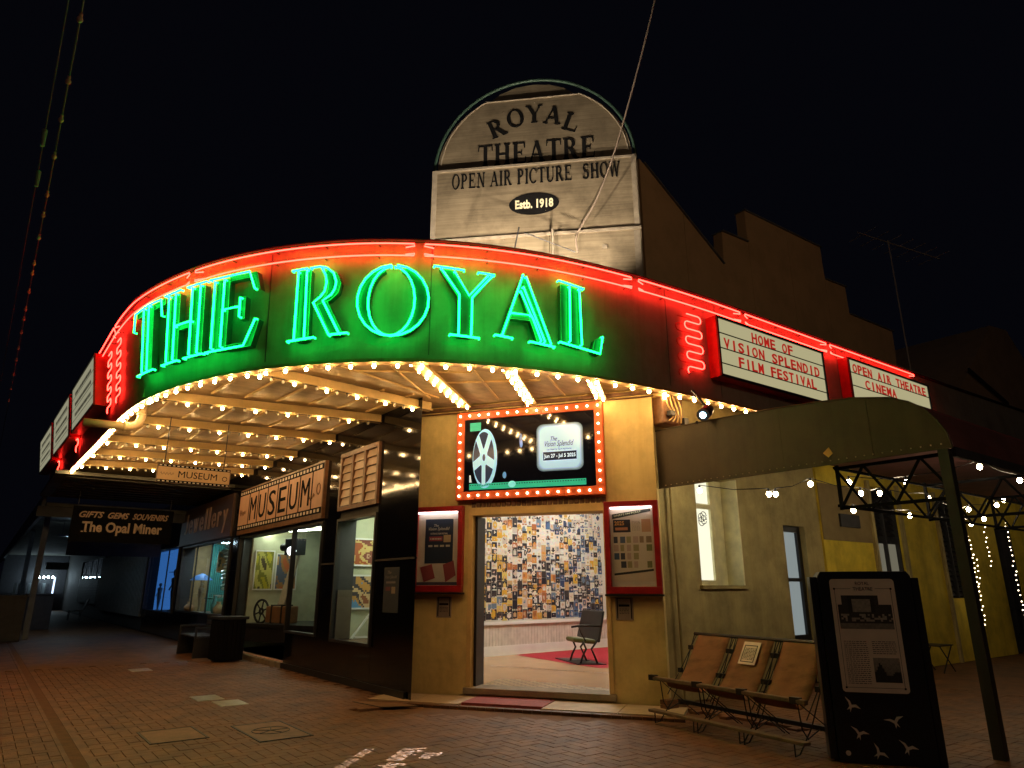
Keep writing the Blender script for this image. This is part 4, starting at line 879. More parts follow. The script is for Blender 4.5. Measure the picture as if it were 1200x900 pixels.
# serif lettering
def serif(ch):
    P = []; T = .20; t = .075; sf = .055
    def st(x0, y0, x1, y1, w): P.append([(x0 - w / 2, y0), (x0 + w / 2, y0), (x1 + w / 2, y1), (x1 - w / 2, y1)])
    def sr(x, y, hw=.16, up=0): P.append([(x - hw, y), (x + hw, y), (x + hw, y + sf), (x - hw, y + sf)])
    def arc(cx, cy, rx, ry, ix, iy, a0, a1, n=12, icx=None):
        icx = cx if icx is None else icx
        for k in range(n):
            b0, b1 = math.radians(a0 + (a1 - a0) * k / n), math.radians(a0 + (a1 - a0) * (k + 1) / n)
            P.append([(cx + rx * math.cos(b0), cy + ry * math.sin(b0)), (cx + rx * math.cos(b1), cy + ry * math.sin(b1)), (icx + ix * math.cos(b1), cy + iy * math.sin(b1)), (icx + ix * math.cos(b0), cy + iy * math.sin(b0))])
    B, E_ = 0, 1 - sf
    W = .8
    if ch in 'HNIRPETLF':
        st(.2, 0, .2, 1, T); sr(.2, 0); sr(.2, E_)
    if ch == 'I': W = .4
    if ch == 'H': st(.72, 0, .72, 1, T); sr(.72, 0); sr(.72, E_); P.append([(.2, .47), (.72, .47), (.72, .54), (.2, .54)]); W = .92
    if ch == 'N': P[0] = [(.16, 0), (.23, 0), (.23, 1), (.16, 1)]; st(.75, 0, .22, 1, T); st(.76, 0, .76, 1, t); sr(.76, E_, .13); W = .9
    if ch in 'RP':
        arc(.34, .735, .34, .265, .16, .205, -90, 90); P.append([(.2, .94), (.35, .94), (.35, 1), (.2, 1)]); P.append([(.2, .47), (.35, .47), (.35, .53), (.2, .53)]); W = .76
    if ch == 'R': st(.72, 0, .42, .5, T); sr(.76, 0, .12); W = .88
    if ch in 'EFTL' and ch != 'T':
        if ch != 'L': P.append([(.2, .94), (.7, .94), (.7, 1), (.2, 1)]); P.append([(.66, .74), (.71, .74), (.71, 1), (.62, .96)]); P.append([(.2, .47), (.52, .47), (.52, .53), (.2, .53)]); P.append([(.5, .38), (.54, .38), (.54, .62), (.5, .62)])
        if ch != 'F': P.append([(.2, 0), (.72, 0), (.72, .06), (.2, .06)]); P.append([(.68, 0), (.74, 0), (.76, .28), (.72, .28)])
        W = .82
    if ch == 'T':
        P.clear(); st(.4, 0, .4, 1, T); sr(.4, 0); P.append([(.02, .94), (.78, .94), (.78, 1), (.02, 1)]); P.append([(.0, .72), (.04, .72), (.08, 1), (.02, 1)]); P.append([(.76, .72), (.8, .72), (.78, 1), (.72, 1)]); W = .8
    if ch == 'O': arc(.44, .5, .43, .52, .25, .47, 0, 360, 24); W = .9
    if ch == 'C': arc(.44, .5, .43, .52, .25, .47, 45, 315, 18); P.append([(.72, .66), (.77, .66), (.77, .98), (.72, .86)]); W = .82
    if ch == 'U': st(.2, .25, .2, 1, T); sr(.2, E_); st(.74, .25, .74, 1, t); sr(.74, E_, .12); arc(.43, .27, .33, .29, .20, .22, 180, 360); W = .9
    if ch == 'A': st(.12, 0, .44, 1, t); st(.74, 0, .44, 1, T); sr(.12, 0, .12); sr(.74, 0, .16); P.append([(.22, .3), (.62, .3), (.60, .36), (.24, .36)]); W = .9
    if ch == 'Y': st(.44, 0, .44, .48, T); sr(.44, 0); st(.44, .44, .16, 1, T * .95); st(.46, .44, .74, 1, t); sr(.14, E_, .15); sr(.74, E_, .12); W = .88
    if ch == 'W': st(.32, 0, .12, 1, T * .8); st(.32, 0, .54, 1, t); st(.76, 0, .54, 1, T * .8); st(.76, 0, .98, 1, t); sr(.12, E_, .13); sr(.54, E_, .12); sr(.98, E_, .12); W = 1.12
    if ch == 'S':
        arc(.38, .74, .30, .28, .14, .21, 40, 270, 12); arc(.36, .26, .32, .28, .14, .21, -140, 90, 12); P.append([(.58, .7), (.62, .7), (.64, 1), (.6, .92)]); P.append([(.06, .32), (.10, .32), (.12, .04), (.06, 0)]); W = .74
    if ch == ' ': W = .42
    return P, W
def serif_text(parent, s, F, x0, x1, zf, h, hf=None, c=.003, d=.012, name='letter', rot=None):
    Ws = [serif(ch)[1] for ch in s]; tot = sum(Ws) + .06 * (len(s) - 1); k = (x1 - x0) / tot; x = x0
    for ch, W in zip(s, Ws):
        P, _ = serif(ch)
        if P:
            m = MB(); cx = x + W * k / 2; cz = zf(cx); an = rot(cx) if rot else 0; hh = h if hf is None else hf(cx)
            def T_(a, b):
                a = (a - W / 2) * k; b = (b - .5) * hh; ca, sa = math.cos(an), math.sin(an)
                return (cx + a * ca - b * sa, cz + a * sa + b * ca + hh / 2)
            for i, p in enumerate(P):
                if sum((p[j][0] * p[(j + 1) % len(p)][1] - p[(j + 1) % len(p)][0] * p[j][1]) for j in range(len(p))) < 0: p = p[::-1]
                m.fprism(F, [T_(*q) for q in p], c, c + d + i * .0003)
            m.build(name, M['ink'], parent)
        x += (W + .06) * k
serif_text(rs, 'ROYAL', SGN, .98, 2.62, lambda x: 9.47 - .34 * ((x - 1.8) / .8) ** 2, .36, rot=lambda x: -(x - 1.8) * .52)
serif_text(rs, 'THEATRE', SGN, .80, 2.88, lambda x: 8.66, .42)
serif_text(rs, 'OPEN AIR PICTURE  SHOW', SGN, .36, 3.27, lambda x: 8.17, .29, c=.103)
m = MB(); m.fprism(SGN, [(1.8 + .43 * math.cos(a * .2618), 7.77 + .21 * math.sin(a * .2618)) for a in range(24)], .10, .112); m.build('oval_badge', M['ink'], rs); m = MB(); m.text(SGN, 'Estb. 1918', 1.48, 7.68, .65, .17, .112, .120, .03); m.build('badge_lettering', M['cream'], rs)
# floodlights that light it from the canopy roof
for i, (a, c) in enumerate(((.75, 1.75), (2.45, 1.35))):
    p = SGN(a, 5.72, c); t = thing('floodlight', tuple(p), 'small floodlight on the canopy roof below the %s half of the rooftop sign' % ('left', 'right')[i], 'floodlight')
    m = MB(); m.box(p.x - .08, p.x + .08, p.y - .08, p.y + .08, p.z - .1, p.z - .02); m.build('housing', M['blk'], t)
    ld = bpy.data.lights.new('flood', 'SPOT'); ld.energy = (620, 420)[i]; ld.color = (1, .80, .55); ld.spot_size = math.radians(110); ld.spot_blend = .6; ld.shadow_soft_size = .03
    lo = bpy.data.objects.new('flood_lamp', ld); col.objects.link(lo); lo.parent = t; lo.location = (0, 0, .02)
    tg = SGN(a + (.35 if i == 0 else -.3), 8.6, 0) - p; lo.rotation_euler = tg.to_track_quat('-Z', 'Y').to_euler()
# cables near the sign
p3 = [SGN(2.52, 6.75, .2), SGN(2.50, 7.0, .22), SGN(2.62, 7.25, .25), SGN(2.86, 7.65, .3), SGN(3.22, 8.5, .5), SGN(3.75, 10.2, .8), SGN(4.2, 11.9, 1.0), SGN(4.9, 14.5, 1.4)]
def bez(p, n=6):
    out = []
    for i in range(len(p) - 1):
        a = p[max(i - 1, 0)]; b = p[i]; c = p[i + 1]; d = p[min(i + 2, len(p) - 1)]
        for k in range(n):
            t = k / n; out.append(.5 * ((2 * b) + (c - a) * t + (2 * a - 5 * b + 4 * c - d) * t * t + (3 * b - a - 3 * c + d) * t ** 3))
    return out + [p[-1]]
m = MB(); m.tube(bez(p3), .014, 6); m.build('power_cable', mat('grey_cable', (.25, .2, .17), .6), None, 'thin cable rising from the rooftop sign up out of the picture', 'cable')
m = MB(); m.tube([SGN(2.12, 6.4, .22), SGN(2.12, 7.2, .22)], .022, 8); m.build('conduit_pipe', M['trim'], None, 'short vertical conduit on the lower rooftop sign panel', 'pipe')
m = MB(); m.tube([SGN(1.7, 6.9, .7), SGN(2.5, 6.5, .7)], .01, 5); m.tube([SGN(1.5, 6.3, .75), SGN(1.62, 7.0, .7)], .012, 5); m.build('stay_wire', M['dark'], None, 'thin stay wires bracing the rooftop sign from the front', 'wire')

# TV antenna
an = thing('tv_antenna', (20.2, 8.0, 5.1), 'dim television antenna on a tall mast above the roof', 'antenna')
m = MB(); m.tube([(20.2, 8.0, 5.1), (20.2, 8.0, 11.6)], .02, 6); m.build('mast', M['papr'], an)
m = MB(); m.tube([(19.2, 8.4, 11.7), (21.9, 7.3, 11.2)], .018, 5)
for k in range(7): x = 19.4 + k * .4; m.tube([(x - .15, 8.35 - k * .15 - .5, 11.66 - k * .07), (x + .15, 8.35 - k * .15 + .5, 11.68 - k * .07)], .012, 5)
m.build('boom', M['papr'], an)
# neighbouring dim gabled building
nb = thing('neighbour_building', (28, 9, 0), 'dim pale gabled building beyond the theatre at far right', 'building')
NF = lambda a, b, c=0: V(a, 8.4 - c, b)
m = MB(); m.fprism(NF, [(24.2, 5.2), (24.2, 7.4), (28.8, 11.0), (30.5, 11.2), (36, 7.5), (36, 5.2)], -6, 0); m.build('gable_wall', M['parapet'], nb)
m = MB(); m.bar((25.5, 8.3, 8.6), (28.6, 8.3, 7.9), .06, .1); m.build('gable_rail', M['dark'], nb)
m = MB(); m.box(24.2, 36, 6.6, 8.38, 5.1, 5.6); m.build('eaves', M['parapet'], nb)

# ------------------------------------------------------------------ festoon string over the road
fs_ = thing('festoon_string', (-.17, 10, 6.5), 'dark festoon cable with unlit round bulbs hanging high over the road at left', 'string lights')
def fz(y): return 6.5 - .0 * y
m = MB(); m.tube([(-.148 - .0035 * (y - 6), y, 6.56) for y in (2, 6, 10, 14, 18, 24, 30, 40)], .008, 5); m.tube([(-.26 - .012 * (y - 6), y, 6.72) for y in (2, 6, 10, 14, 18, 24)], .006, 5); m.build('cable', M['dark'], fs_)
gm = MB(); gm.ball((0, 0, -.045), .028, 8, 6, 1.2); gm.lathe((0, 0, -.02), [(.016, 0), (.016, .04)], 6); GM_ = tmesh(gm, M['glass2'])
for y in (6.4, 7.4, 8.15, 9.0, 10.05, 10.7, 11.5, 12.55, 13.0, 13.9, 14.9, 15.5, 16.4, 17.6, 18.6, 20, 21.5, 23): inst(GM_, 'glass_bulb', (-.148 - .0035 * (y - 6), y, 6.54), fs_)
for y, z in ((8.9, 6.75), (9.9, 6.72)):
    m = MB(); m.tube([(-.3, y, z), (-.29, y, z - .22)], [.03, .02], 8); m.build('cable_clamp', M['grey'], fs_)

# ------------------------------------------------------------------ projector throwing the logo on the paving
pj = thing('projector', (7.56, 5.72, 3.78), 'black cylindrical image projector under the canopy edge with a bluish lens', 'projector')
pc = V(7.56, 5.72, 3.78); tgt = V(3.30, 6.33, 0); dr = (tgt - pc).normalized()
drv = V(-.80, -.28, -.42).normalized()
m = MB(); m.tube([pc - drv * .34, pc - drv * .32, pc - drv * .05], [.06, .085, .085], 12); m.build('housing', M['blk'], pj, smooth=True)
m = MB(); m.tube([pc - drv * .05, pc - drv * .03], [.09, .09], 12); m.build('lens_ring', M['dark'], pj)
m = MB(); m.tube([pc - drv * .035, pc - drv * .022], [.045, .045], 12); m.build('lens', M['bluelens'], pj)
m = MB(); m.tube([pc - drv * .2, pc - drv * .2 + V(.1, .08, .12), V(7.75, 6.0, 4.24)], .018, 6); m.build('bracket', M['blk'], pj)
# a gobo: plate with the lettering cut out, just in front of a pin-point lamp
lp = pc + dr * .10
ld = bpy.data.lights.new('projector_light', 'SPOT'); ld.energy = 9000; ld.color = (.78, .86, 1); ld.spot_size = math.radians(17); ld.spot_blend = .05; ld.shadow_soft_size = 0
lo = bpy.data.objects.new('projector_lamp', ld); col.objects.link(lo); lo.parent = pj; lo.location = lp - V(*pj.location); lo.rotation_euler = dr.to_track_quat('-Z', 'Y').to_euler()
GR_ = V(-.72, -.69, 0); GU_ = V(.84, -.54, 0); G0 = V(3.62, 6.62, 0)
def plate_pt(a, b, c):        # ground lettering position -> point on the plate 5 cm in front of the lamp
    g = G0 + GR_ * a + GU_ * b; d = g - lp; return lp + d * ((.05 + c) / d.dot(dr))
tm = MB()
for st_, a0, b0, w_, h_ in (('The', .20, .28, .26, .17), ('Vision', 0, 0, .52, .24), ('Splendid', .60, 0, .72, .24), ('OUTBACK', .0, -.36, .36, .10), ('FILM FESTIVAL', .42, -.36, .62, .10)):
    tm.text(lambda a, b, c=0: V(a, b, c), st_, a0, b0, w_, h_, -.002, .002, .02, .25 if st_[0] in 'TVS' else 0)
import bmesh
def rawobj(mb, nme):
    me = bpy.data.meshes.new(nme); me.from_pydata([tuple(v) for v in mb.v], [], mb.f); q = bmesh.new(); q.from_mesh(me); bmesh.ops.remove_doubles(q, verts=q.verts, dist=1e-5); bmesh.ops.recalc_face_normals(q, faces=q.faces); q.to_mesh(me); q.free()
    o = bpy.data.objects.new(nme, me); col.objects.link(o); return o
for v in range(len(tm.v)): x, y, z = tm.v[v]; tm.v[v] = (x, y, z * 50)
pm = MB(); pm.box(-2.2, 3.2, -2.4, 2.4, -.02, .02)
cut_o = rawobj(tm, 'cut'); plate = rawobj(pm, 'plate')
bo_ = plate.modifiers.new('cut', 'BOOLEAN'); bo_.operation = 'DIFFERENCE'; bo_.solver = 'EXACT'; bo_.object = cut_o; bo_.use_self = True
bpy.context.view_layer.update()
nm = bpy.data.meshes.new_from_object(plate.evaluated_get(bpy.context.evaluated_depsgraph_get()))
pm = MB(); pm.v = [tuple(plate_pt(v.co.x, v.co.y, v.co.z * .02)) for v in nm.vertices]; pm.f = [tuple(p.vertices) for p in nm.polygons]; pm.c = [None] * len(pm.f)
print('GOBO faces', len(pm.f))
for o_ in (plate, cut_o): bpy.data.objects.remove(o_)
po = pm.build('gobo_plate', M['blk'], pj)
# street lamp added unseen behind the viewer to light parapet and paving
sl = thing('added_street_lamp', (3, -8, 0), 'unseen tall street lamp added behind the viewer to light the parapet and paving', 'street lamp')
m = MB(); m.tube([(3, -8, 0), (3, -8, 8.2), (3.1, -7.8, 8.6), (3.6, -6.8, 8.8)], [.09, .06, .05, .04], 8); m.build('pole', M['grey'], sl)
m = MB(); m.box(3.45, 3.75, -7.0, -6.4, 8.74, 8.86); m.build('lamp_head', M['grey'], sl)
ld = bpy.data.lights.new('added_street_light', 'SPOT'); ld.energy = 440; ld.color = (1, .66, .36); ld.spot_size = math.radians(140); ld.spot_blend = .4; ld.shadow_soft_size = .15
lo = bpy.data.objects.new('added_street_light', ld); col.objects.link(lo); lo.parent = sl; lo.location = V(3.6, -6.7, 8.7) - V(3, -8, 0); lo.rotation_euler = V(6, 13, -3).to_track_quat('-Z', 'Y').to_euler()
# timber bracket block under the soffit corner
tb = thing('timber_bracket', (7.95, 6.6, 3.9), 'weathered timber bracket with tangled cables at the top of the entrance pillar', 'bracket')
m = MB(); m.box(7.72, 8.2, 6.55, 6.79, 3.86, 4.36); m.build('block', M['timber'], tb, bevel=.03)
m = MB()
for k in range(4): m.tube(bez([V(7.8 + k * .07, 6.52, 4.3), V(7.78 + k * .1, 6.5, 4.15), V(7.9 + k * .06, 6.5, 4.0), V(7.82 + k * .09, 6.52, 3.9)]), .012, 5)
m.build('cable', M['beam'], tb)
m = MB(); m.box(7.8, 7.9, 6.46, 6.54, 3.98, 4.05); m.box(8.1, 8.2, 6.46, 6.54, 3.88, 3.98); m.build('clip', M['blk'], tb)

# ------------------------------------------------------------------ street awning on the right
aw = thing('barrel_awning', (7.75, 4.8, 2.9), 'brown canvas barrel awning with a rounded street edge', 'awning')
prof = [(6.74, 3.77), (5.8, 3.75), (4.84, 3.71), (4.2, 3.67), (3.73, 3.62), (3.35, 3.54), (3.15, 3.45), (3.0, 3.34), (2.9, 3.2), (2.83, 3.05), (2.8, 2.89)]
AF = lambda a, b, c=0: V(7.75 - c, a, b)
m = MB(); m.fprism(AF, [(y, z) for y, z in prof] + [(6.74, 2.91)], -.025, 0); m.build('end_valance', M['awn'], aw)
m = MB()
for (y0, z0), (y1, z1) in zip(prof[:-1], prof[1:]):
    for x0, x1 in ((7.78, 12), (12.01, 16.5), (16.51, 21), (21.01, 26)): m.quad((x0, y0, z0), (x0, y1, z1), (x1, y1, z1), (x1, y0, z0))
m.build('roof_canvas', M['awnred'], aw)
for y in (3.6, 4.7, 5.8):
    zt = 3.60 if y < 4 else 3.70 if y < 5 else 3.74; m = MB(); m.box(7.7475, 7.75, y, y + .012, 2.92, zt); m.build('canvas_seam', M['awn'], aw)
m = MB()
for k in range(38): m.lathe((7.745, 2.9 + k * .1, 2.935), [(.008, 0), (.008, .012)], 6)
m.build('lacing_eyelets', M['metal'], aw, kind='stuff')
m = MB(); m.box(7.78, 26, 2.79, 2.83, 2.80, 2.90); m.build('edge_beam', M['dark'], aw)
m = MB(); m.tube([V(7.745, y, z) for y, z in prof], .010, 5); m.tube([(7.745, 2.8, 2.89), (7.745, 6.74, 2.91)], .008, 5); m.build('hem_tube', M['awn'], aw)
for x in (7.9, 10.2, 12.5, 14.8, 17.1, 19.4):
    m = MB(); w_ = .035; y1 = 4.12
    m.bar((x, 2.88, 2.86), (x, y1, 2.86), w_, w_); m.bar((x, 2.88, 2.40), (x, y1, 2.40), w_, w_); m.bar((x, y1, 2.38), (x, y1, 2.9), w_, w_)
    n = 4
    for k in range(n):
        ya = 2.88 + (y1 - 2.88) * k / n; yb = 2.88 + (y1 - 2.88) * (k + 1) / n; za, zb = (2.86, 2.4) if k % 2 else (2.4, 2.86); m.bar((x, ya, za), (x, yb, zb), .025, .025)
    m.build('truss', M['mblk'], aw)
m = MB(); m.bar((7.8, 4.1, 2.42), (26, 4.1, 2.42), .03, .03); m.bar((7.8, 4.1, 2.86), (26, 4.1, 2.86), .03, .03)
for k in range(24): x = 7.8 + k * .75; m.bar((x, 4.1, 2.42 if k % 2 else 2.86), (x + .75, 4.1, 2.86 if k % 2 else 2.42), .022, .022)
m.build('longitudinal_truss', M['mblk'], aw)
for i, x in enumerate((7.72, 12.5, 17.1)):
    m = MB(); m.box(x, x + .10, 2.84, 2.94, 0, 2.88); m.build('awning_post', mat('post_paint%d' % i, (.02, .018, .016), .5), aw)
m = MB(); m.fprism(AF, [(4.12, 2.98), (4.18, 3.04), (4.10, 3.10), (4.06, 3.02)], .002, .006); m.build('leaf_sticker', mat('leaf', (.6, .3, .05), .6), aw)
# bulbs under the awning
SL_ = thing('awning_string_lights', (9, 4.4, 2.7), 'white string light bulbs looped under the brown awning', 'string lights')
wm = MB(); wm.ball((0, 0, -.04), .032, 8, 6, 1.2); WM = tmesh(wm, M['wbulb'])
import itertools
def px(u, v, Y):
    P = math.atan(.3); f = 800.; F_ = V(.6 * math.cos(P), .8 * math.cos(P), math.sin(P)); R2 = V(.8, -.6, 0); U2 = R2.cross(F_); d = F_ + R2 * ((u - 600) / f) + U2 * ((450 - v) / f)
    return V(0, 0, 1.5) + d * (Y / d.y)
bp = [(820, 575, 6.3), (901, 579, 5.5), (909, 579, 5.4), (995, 565, 4.5), (1009, 578, 4.6), (1031, 578, 4.6), (1062, 565, 4.2), (1088, 584, 4.4), (1000, 598, 4.8), (1066, 604, 4.6), (1148, 547, 3.4), (1195, 563, 3.4), (1135, 597, 4.6), (1153, 608, 4.6), (1138, 614, 4.8), (1168, 592, 4.4), (1176, 586, 4.3), (950, 567, 5.0), (1120, 600, 4.6), (1230, 560, 3.6), (1260, 575, 4.2), (1300, 590, 4.8), (1240, 600, 5.4)]  # out-of-view bulbs at the end are added to brighten the yellow wall
cs = MB(); pr = []
for u, v, Y in bp:
    p = px(u, v, Y); inst(WM, 'light_bulb', p + V(0, 0, .04), SL_); cs.lathe(p + V(0, 0, .03), [(.018, 0), (.014, .05)], 6); pr.append(p + V(0, 0, .08))
for a, b in ((0, 1), (1, 2), (2, 17), (17, 4), (4, 5), (5, 7), (7, 18), (18, 12), (3, 6), (6, 10), (8, 9), (9, 14), (10, 11), (12, 15), (15, 16)):
    p, q = pr[a], pr[b]; cs.tube([p, (p + q) / 2 - V(0, 0, .04), q], .006, 5)
cs.build('cord', M['blk'], SL_, kind='stuff')
for i, (u0, v0, u1, v1, n, Y) in enumerate(((1135, 628, 1155, 738, 20, 6.4), (1153, 618, 1168, 670, 9, 6.2), (1178, 612, 1202, 740, 22, 6.0), (1142, 650, 1148, 690, 6, 6.1))):
    t = thing('fairy_light_strand', tuple(px(u0, v0, Y)), ('warm fairy light strand hanging just right of the awning post', 'short fairy light strand hanging against the yellow wall', 'long fairy light strand at the right edge of the picture', 'broken fairy light strand closest to the awning post')[i], 'fairy lights', 'fairy light strands hanging under the awning')
    a, b = px(u0, v0, Y), px(u1, v1, Y); b.x = a.x + .02; m = MB(); m.tube([a, b], .003, 4); m.build('wire', M['blk'], t)
    fm = MB(); fm.ball((0, 0, 0), .012, 6, 4); fd = tmesh(fm, M['fairy'])
    for k in range(n): inst(fd, 'tiny_bulb', a.lerp(b, (k + random.uniform(-.2, .2)) / n) + V(random.uniform(-.03, .03), random.uniform(-.02, .02), 0), t)
# folding stool by the yellow wall
t = thing('folding_stool', (14.9, 6.3, 0), 'small dark folding table with crossed legs by the yellow wall', 'folding table')
m = MB(); m.box(14.55, 15.15, 6.1, 6.5, .46, .48); m.build('top', M['blk'], t)
for y in (6.12, 6.48):
    m = MB(); m.tube([(14.6, y, 0), (15.1, y, .46)], .012, 5); m.tube([(15.1, y, 0), (14.6, y, .46)], .012, 5); m.build('crossed_legs', M['blk'], t)

# ------------------------------------------------------------------ deck chair row
dc = thing('deck_chair_row', (6.95, 5.0, 0), 'row of three joined tan canvas deck chairs on a wire frame', 'deck chairs')
DF = lambda a, z, c: V(7.40 - .14 * a * .9 - c, 5.92 - a, z)     # a along the row, c towards the street
def sag(t): return (.02 + .70 * (t ** .95), .955 - (.60 * math.sin(min(1, t * 1.05) * math.pi / 2)) + (.06 if t > .99 else 0) + max(0, t - .8) * .35)
tt = [k / 12 for k in range(13)]
for i, a0 in enumerate((.02, .66, 1.30)):
    a1 = a0 + .52; m = MB()
    for k in range(12):
        c0, z0 = sag(tt[k]); c1, z1 = sag(tt[k + 1])
        for j in range(4):
            b0 = a0 + (a1 - a0) * j / 4; b1 = a0 + (a1 - a0) * (j + 1) / 4; s0 = -.018 * math.sin(math.pi * j / 4) * math.sin(math.pi * tt[k]); s1 = -.018 * math.sin(math.pi * (j + 1) / 4) * math.sin(math.pi * tt[k]); s2 = -.018 * math.sin(math.pi * (j + 1) / 4) * math.sin(math.pi * tt[k + 1]); s3 = -.018 * math.sin(math.pi * j / 4) * math.sin(math.pi * tt[k + 1])
            m.quad(DF(b0, z0 + s0, c0), DF(b1, z0 + s1, c0), DF(b1, z1 + s2, c1), DF(b0, z1 + s3, c1))
    o = m.build('canvas_seat', M['canvas'], dc, smooth=True, weld=True); sm = o.modifiers.new('t', 'SOLIDIFY'); sm.thickness = .006
cF, zF = sag(1); cB, zB = sag(0)
m = MB(); m.bar(DF(-.18, zF - .01, cF + .02), DF(1.98, zF - .01, cF + .02), .055, .045); m.build('front_rail', M['wood'], dc, bevel=.01)
m = MB(); m.tube([DF(-.06, zB, cB), DF(1.9, zB, cB)], .022, 8); m.build('back_rail', M['iron'], dc)
m = MB(); m.bar(DF(-.16, .13, cF + .08), DF(1.98, .13, cF + .08), .10, .03); m.build('foot_rail', M['wood'], dc, bevel=.006)
m = MB(); m.bar(DF(-.1, .20, .35), DF(1.98, .20, .35), .05, .04); m.build('rear_rail', M['blk'], dc)
for a in (-.06, .56, .62, 1.20, 1.26, 1.86):
    m = MB()
    m.tube([DF(a, zB, cB), DF(a, .62, .22), DF(a, .22, .52), DF(a, .02, .76), DF(a, .01, .84), DF(a, .12, .84)], .007, 5)
    m.tube([DF(a + .04, zB, cB), DF(a + .04, .60, .34), DF(a + .02, .3, .62)], .006, 5)
    m.tube([DF(a, zF, cF), DF(a, .22, cF - .04), DF(a, .13, .6), DF(a, .2, .35), DF(a, .02, .05)], .007, 5)
    m.tube([DF(a, zF - .02, cF), DF(a + .25, .2, .5)], .005, 5)
    for z, c in ((.8, .14), (.55, .36)): m.box(*(lambda p: (p.x - .02, p.x + .02, p.y - .025, p.y + .025, p.z - .025, p.z + .025))(DF(a + .02, z, c)))
    m.build('wire_frame', M['iron'], dc)
for a in (-.16, .56, 1.2, 1.86):
    m = MB(); m.box(*(lambda p: (p.x - .03, p.x + .03, p.y - .05, p.y + .05, p.z - .03, p.z + .03))(DF(a, zF - .005, cF + .02))); m.build('joint_bracket', M['iron'], dc)
t = thing('chair_notice', tuple(DF(.9, .8, .15)), 'white printed notice sheet hung on the middle deck chair', 'notice')
def NF2(a, b, c=0):   # a across 0..1, b down the canvas 0..1
    k = .06 + b * .24; cc, zz = sag(k); return DF(.79 + a * .24, zz + .02 + c * .7, cc + .012 + c)
m = MB(); 
for k in range(4): m.quad(NF2(0, k / 4), NF2(0, (k + 1) / 4), NF2(1, (k + 1) / 4), NF2(1, k / 4))
m.build('sheet', mat('notice_paper', (.85, .72, .6), .5), t)
m = MB()
for r in range(9):
    b = .28 + r * .06; a = .2
    while a < .8: e = min(.82, a + random.uniform(.04, .14)); m.quad(NF2(a, b, .003), NF2(a, b + .025, .003), NF2(e, b + .025, .003), NF2(e, b, .003)); a = e + .03
for q in ((.12, .16, .15, .9), (.84, .88, .15, .9), (.12, .88, .15, .18), (.12, .88, .87, .9)): m.quad(NF2(q[0], q[2], .003), NF2(q[0], q[3], .003), NF2(q[1], q[3], .003), NF2(q[1], q[2], .003))
m.build('print', M['ink'], t)

# ------------------------------------------------------------------ information pillar
kk = thing('information_pillar', tuple(KSK(.4, 0, 0)), 'black information pillar with a photo plate headed ROYAL THEATRE and white swallows', 'information sign')
m = MB(); m.fprism(KSK, [(.05, 0), (.86, 0), (.86, 1.62), (.83, 1.66), (.08, 1.66), (.05, 1.62)], -.30, 0); m.build('body', M['blk2'], kk, bevel=.008)
m = MB(); m.fprism(KSK, [(-.02, .02), (.045, .02), (.045, 1.61), (-.02, 1.61)], -.22, -.02); m.fprism(KSK, [(.865, .0), (.93, .0), (.93, 1.60), (.865, 1.60)], -.22, -.02)
m.fbox(KSK, -.005, .02, .02, 1.60, -.25, -.015); m.build('side_fin', M['blk2'], kk, bevel=.005)
m = MB(); pl = []
for cx, cz, a0 in ((.68, 1.56, 0), (.18, 1.56, 90), (.18, .62, 180), (.68, .62, 270)):
    for k in range(5): a = math.radians(a0 + k * 22.5); pl.append((cx + .03 * math.cos(a), cz + .03 * math.sin(a)))
m.fprism(KSK, pl, 0.001, .008); pt = m.build('photo_plate', M['plate'], kk)
m = MB(); m.text(KSK, 'ROYAL', .375, 1.535, .12, .03, .008, .010); m.text(KSK, 'THEATRE', .35, 1.485, .17, .03, .008, .010)
for q in ((.18, .33, 1.50, 1.503), (.54, .68, 1.50, 1.503), (.185, .188, .63, 1.50), (.672, .675, .63, 1.50), (.185, .675, .63, .633)): m.fbox(KSK, *q, .008, .009)
for a, z in ((.185, 1.5), (.675, 1.5), (.185, .63), (.675, .63)): m.fbox(KSK, a - .008, a + .008, z - .008, z + .008, .008, .010)
wordlines(m, KSK, .21, .41, .66, 1.04, 22, .008, .009, .6, .025); wordlines(m, KSK, .45, .65, .92, 1.04, 7, .008, .009, .6, .025)
m.build('plate_print', M['ink'], pt)
def photo(m, a0, a1, b0, b1, fn, nx=26, ny=18):
    for i in range(nx):
        for j in range(ny):
            g = fn((i + .5) / nx, (j + .5) / ny)
            if g is None: continue
            g = max(.01, g * random.uniform(.8, 1.15)); m.cc = (g * 1.05, g, g * .95); x0 = a0 + (a1 - a0) * i / nx; x1 = a0 + (a1 - a0) * (i + 1) / nx; z0 = b0 + (b1 - b0) * j / ny; z1 = b0 + (b1 - b0) * (j + 1) / ny
            m.quad(KSK(x0, z0, .0095), KSK(x1, z0, .0095), KSK(x1, z1, .0095), KSK(x0, z1, .0095))
def ph1(x, y):
    if y > .72 and (x < .08 or x > .78): return None
    if .25 < x < .62 and .48 < y < .88: return .30
    if .18 < x < .68 and y > .5: return .02
    if y < .16: return .2
    if .2 < y < .42 and random.random() < .4: return .35
    return .035
m = MB(); photo(m, .20, .66, 1.14, 1.44, ph1); m.build('stage_photograph', M['print_'], pt)
def ph2(x, y): return .22 * (.6 + y * .7) if y > .35 + .35 * math.exp(-((x - .25) / .14) ** 2) + .1 * math.sin(x * 9) else .02
m = MB(); photo(m, .44, .66, .68, .89, ph2, 16, 14); m.build('street_photograph', M['print_'], pt)
bird = [(-.085, .045), (-.03, .038), (0, .015), (.03, .04), (.085, .03), (.035, .014), (.012, -.006), (.022, -.05), (.004, -.024), (-.014, -.05), (-.010, -.008), (-.035, .018)]
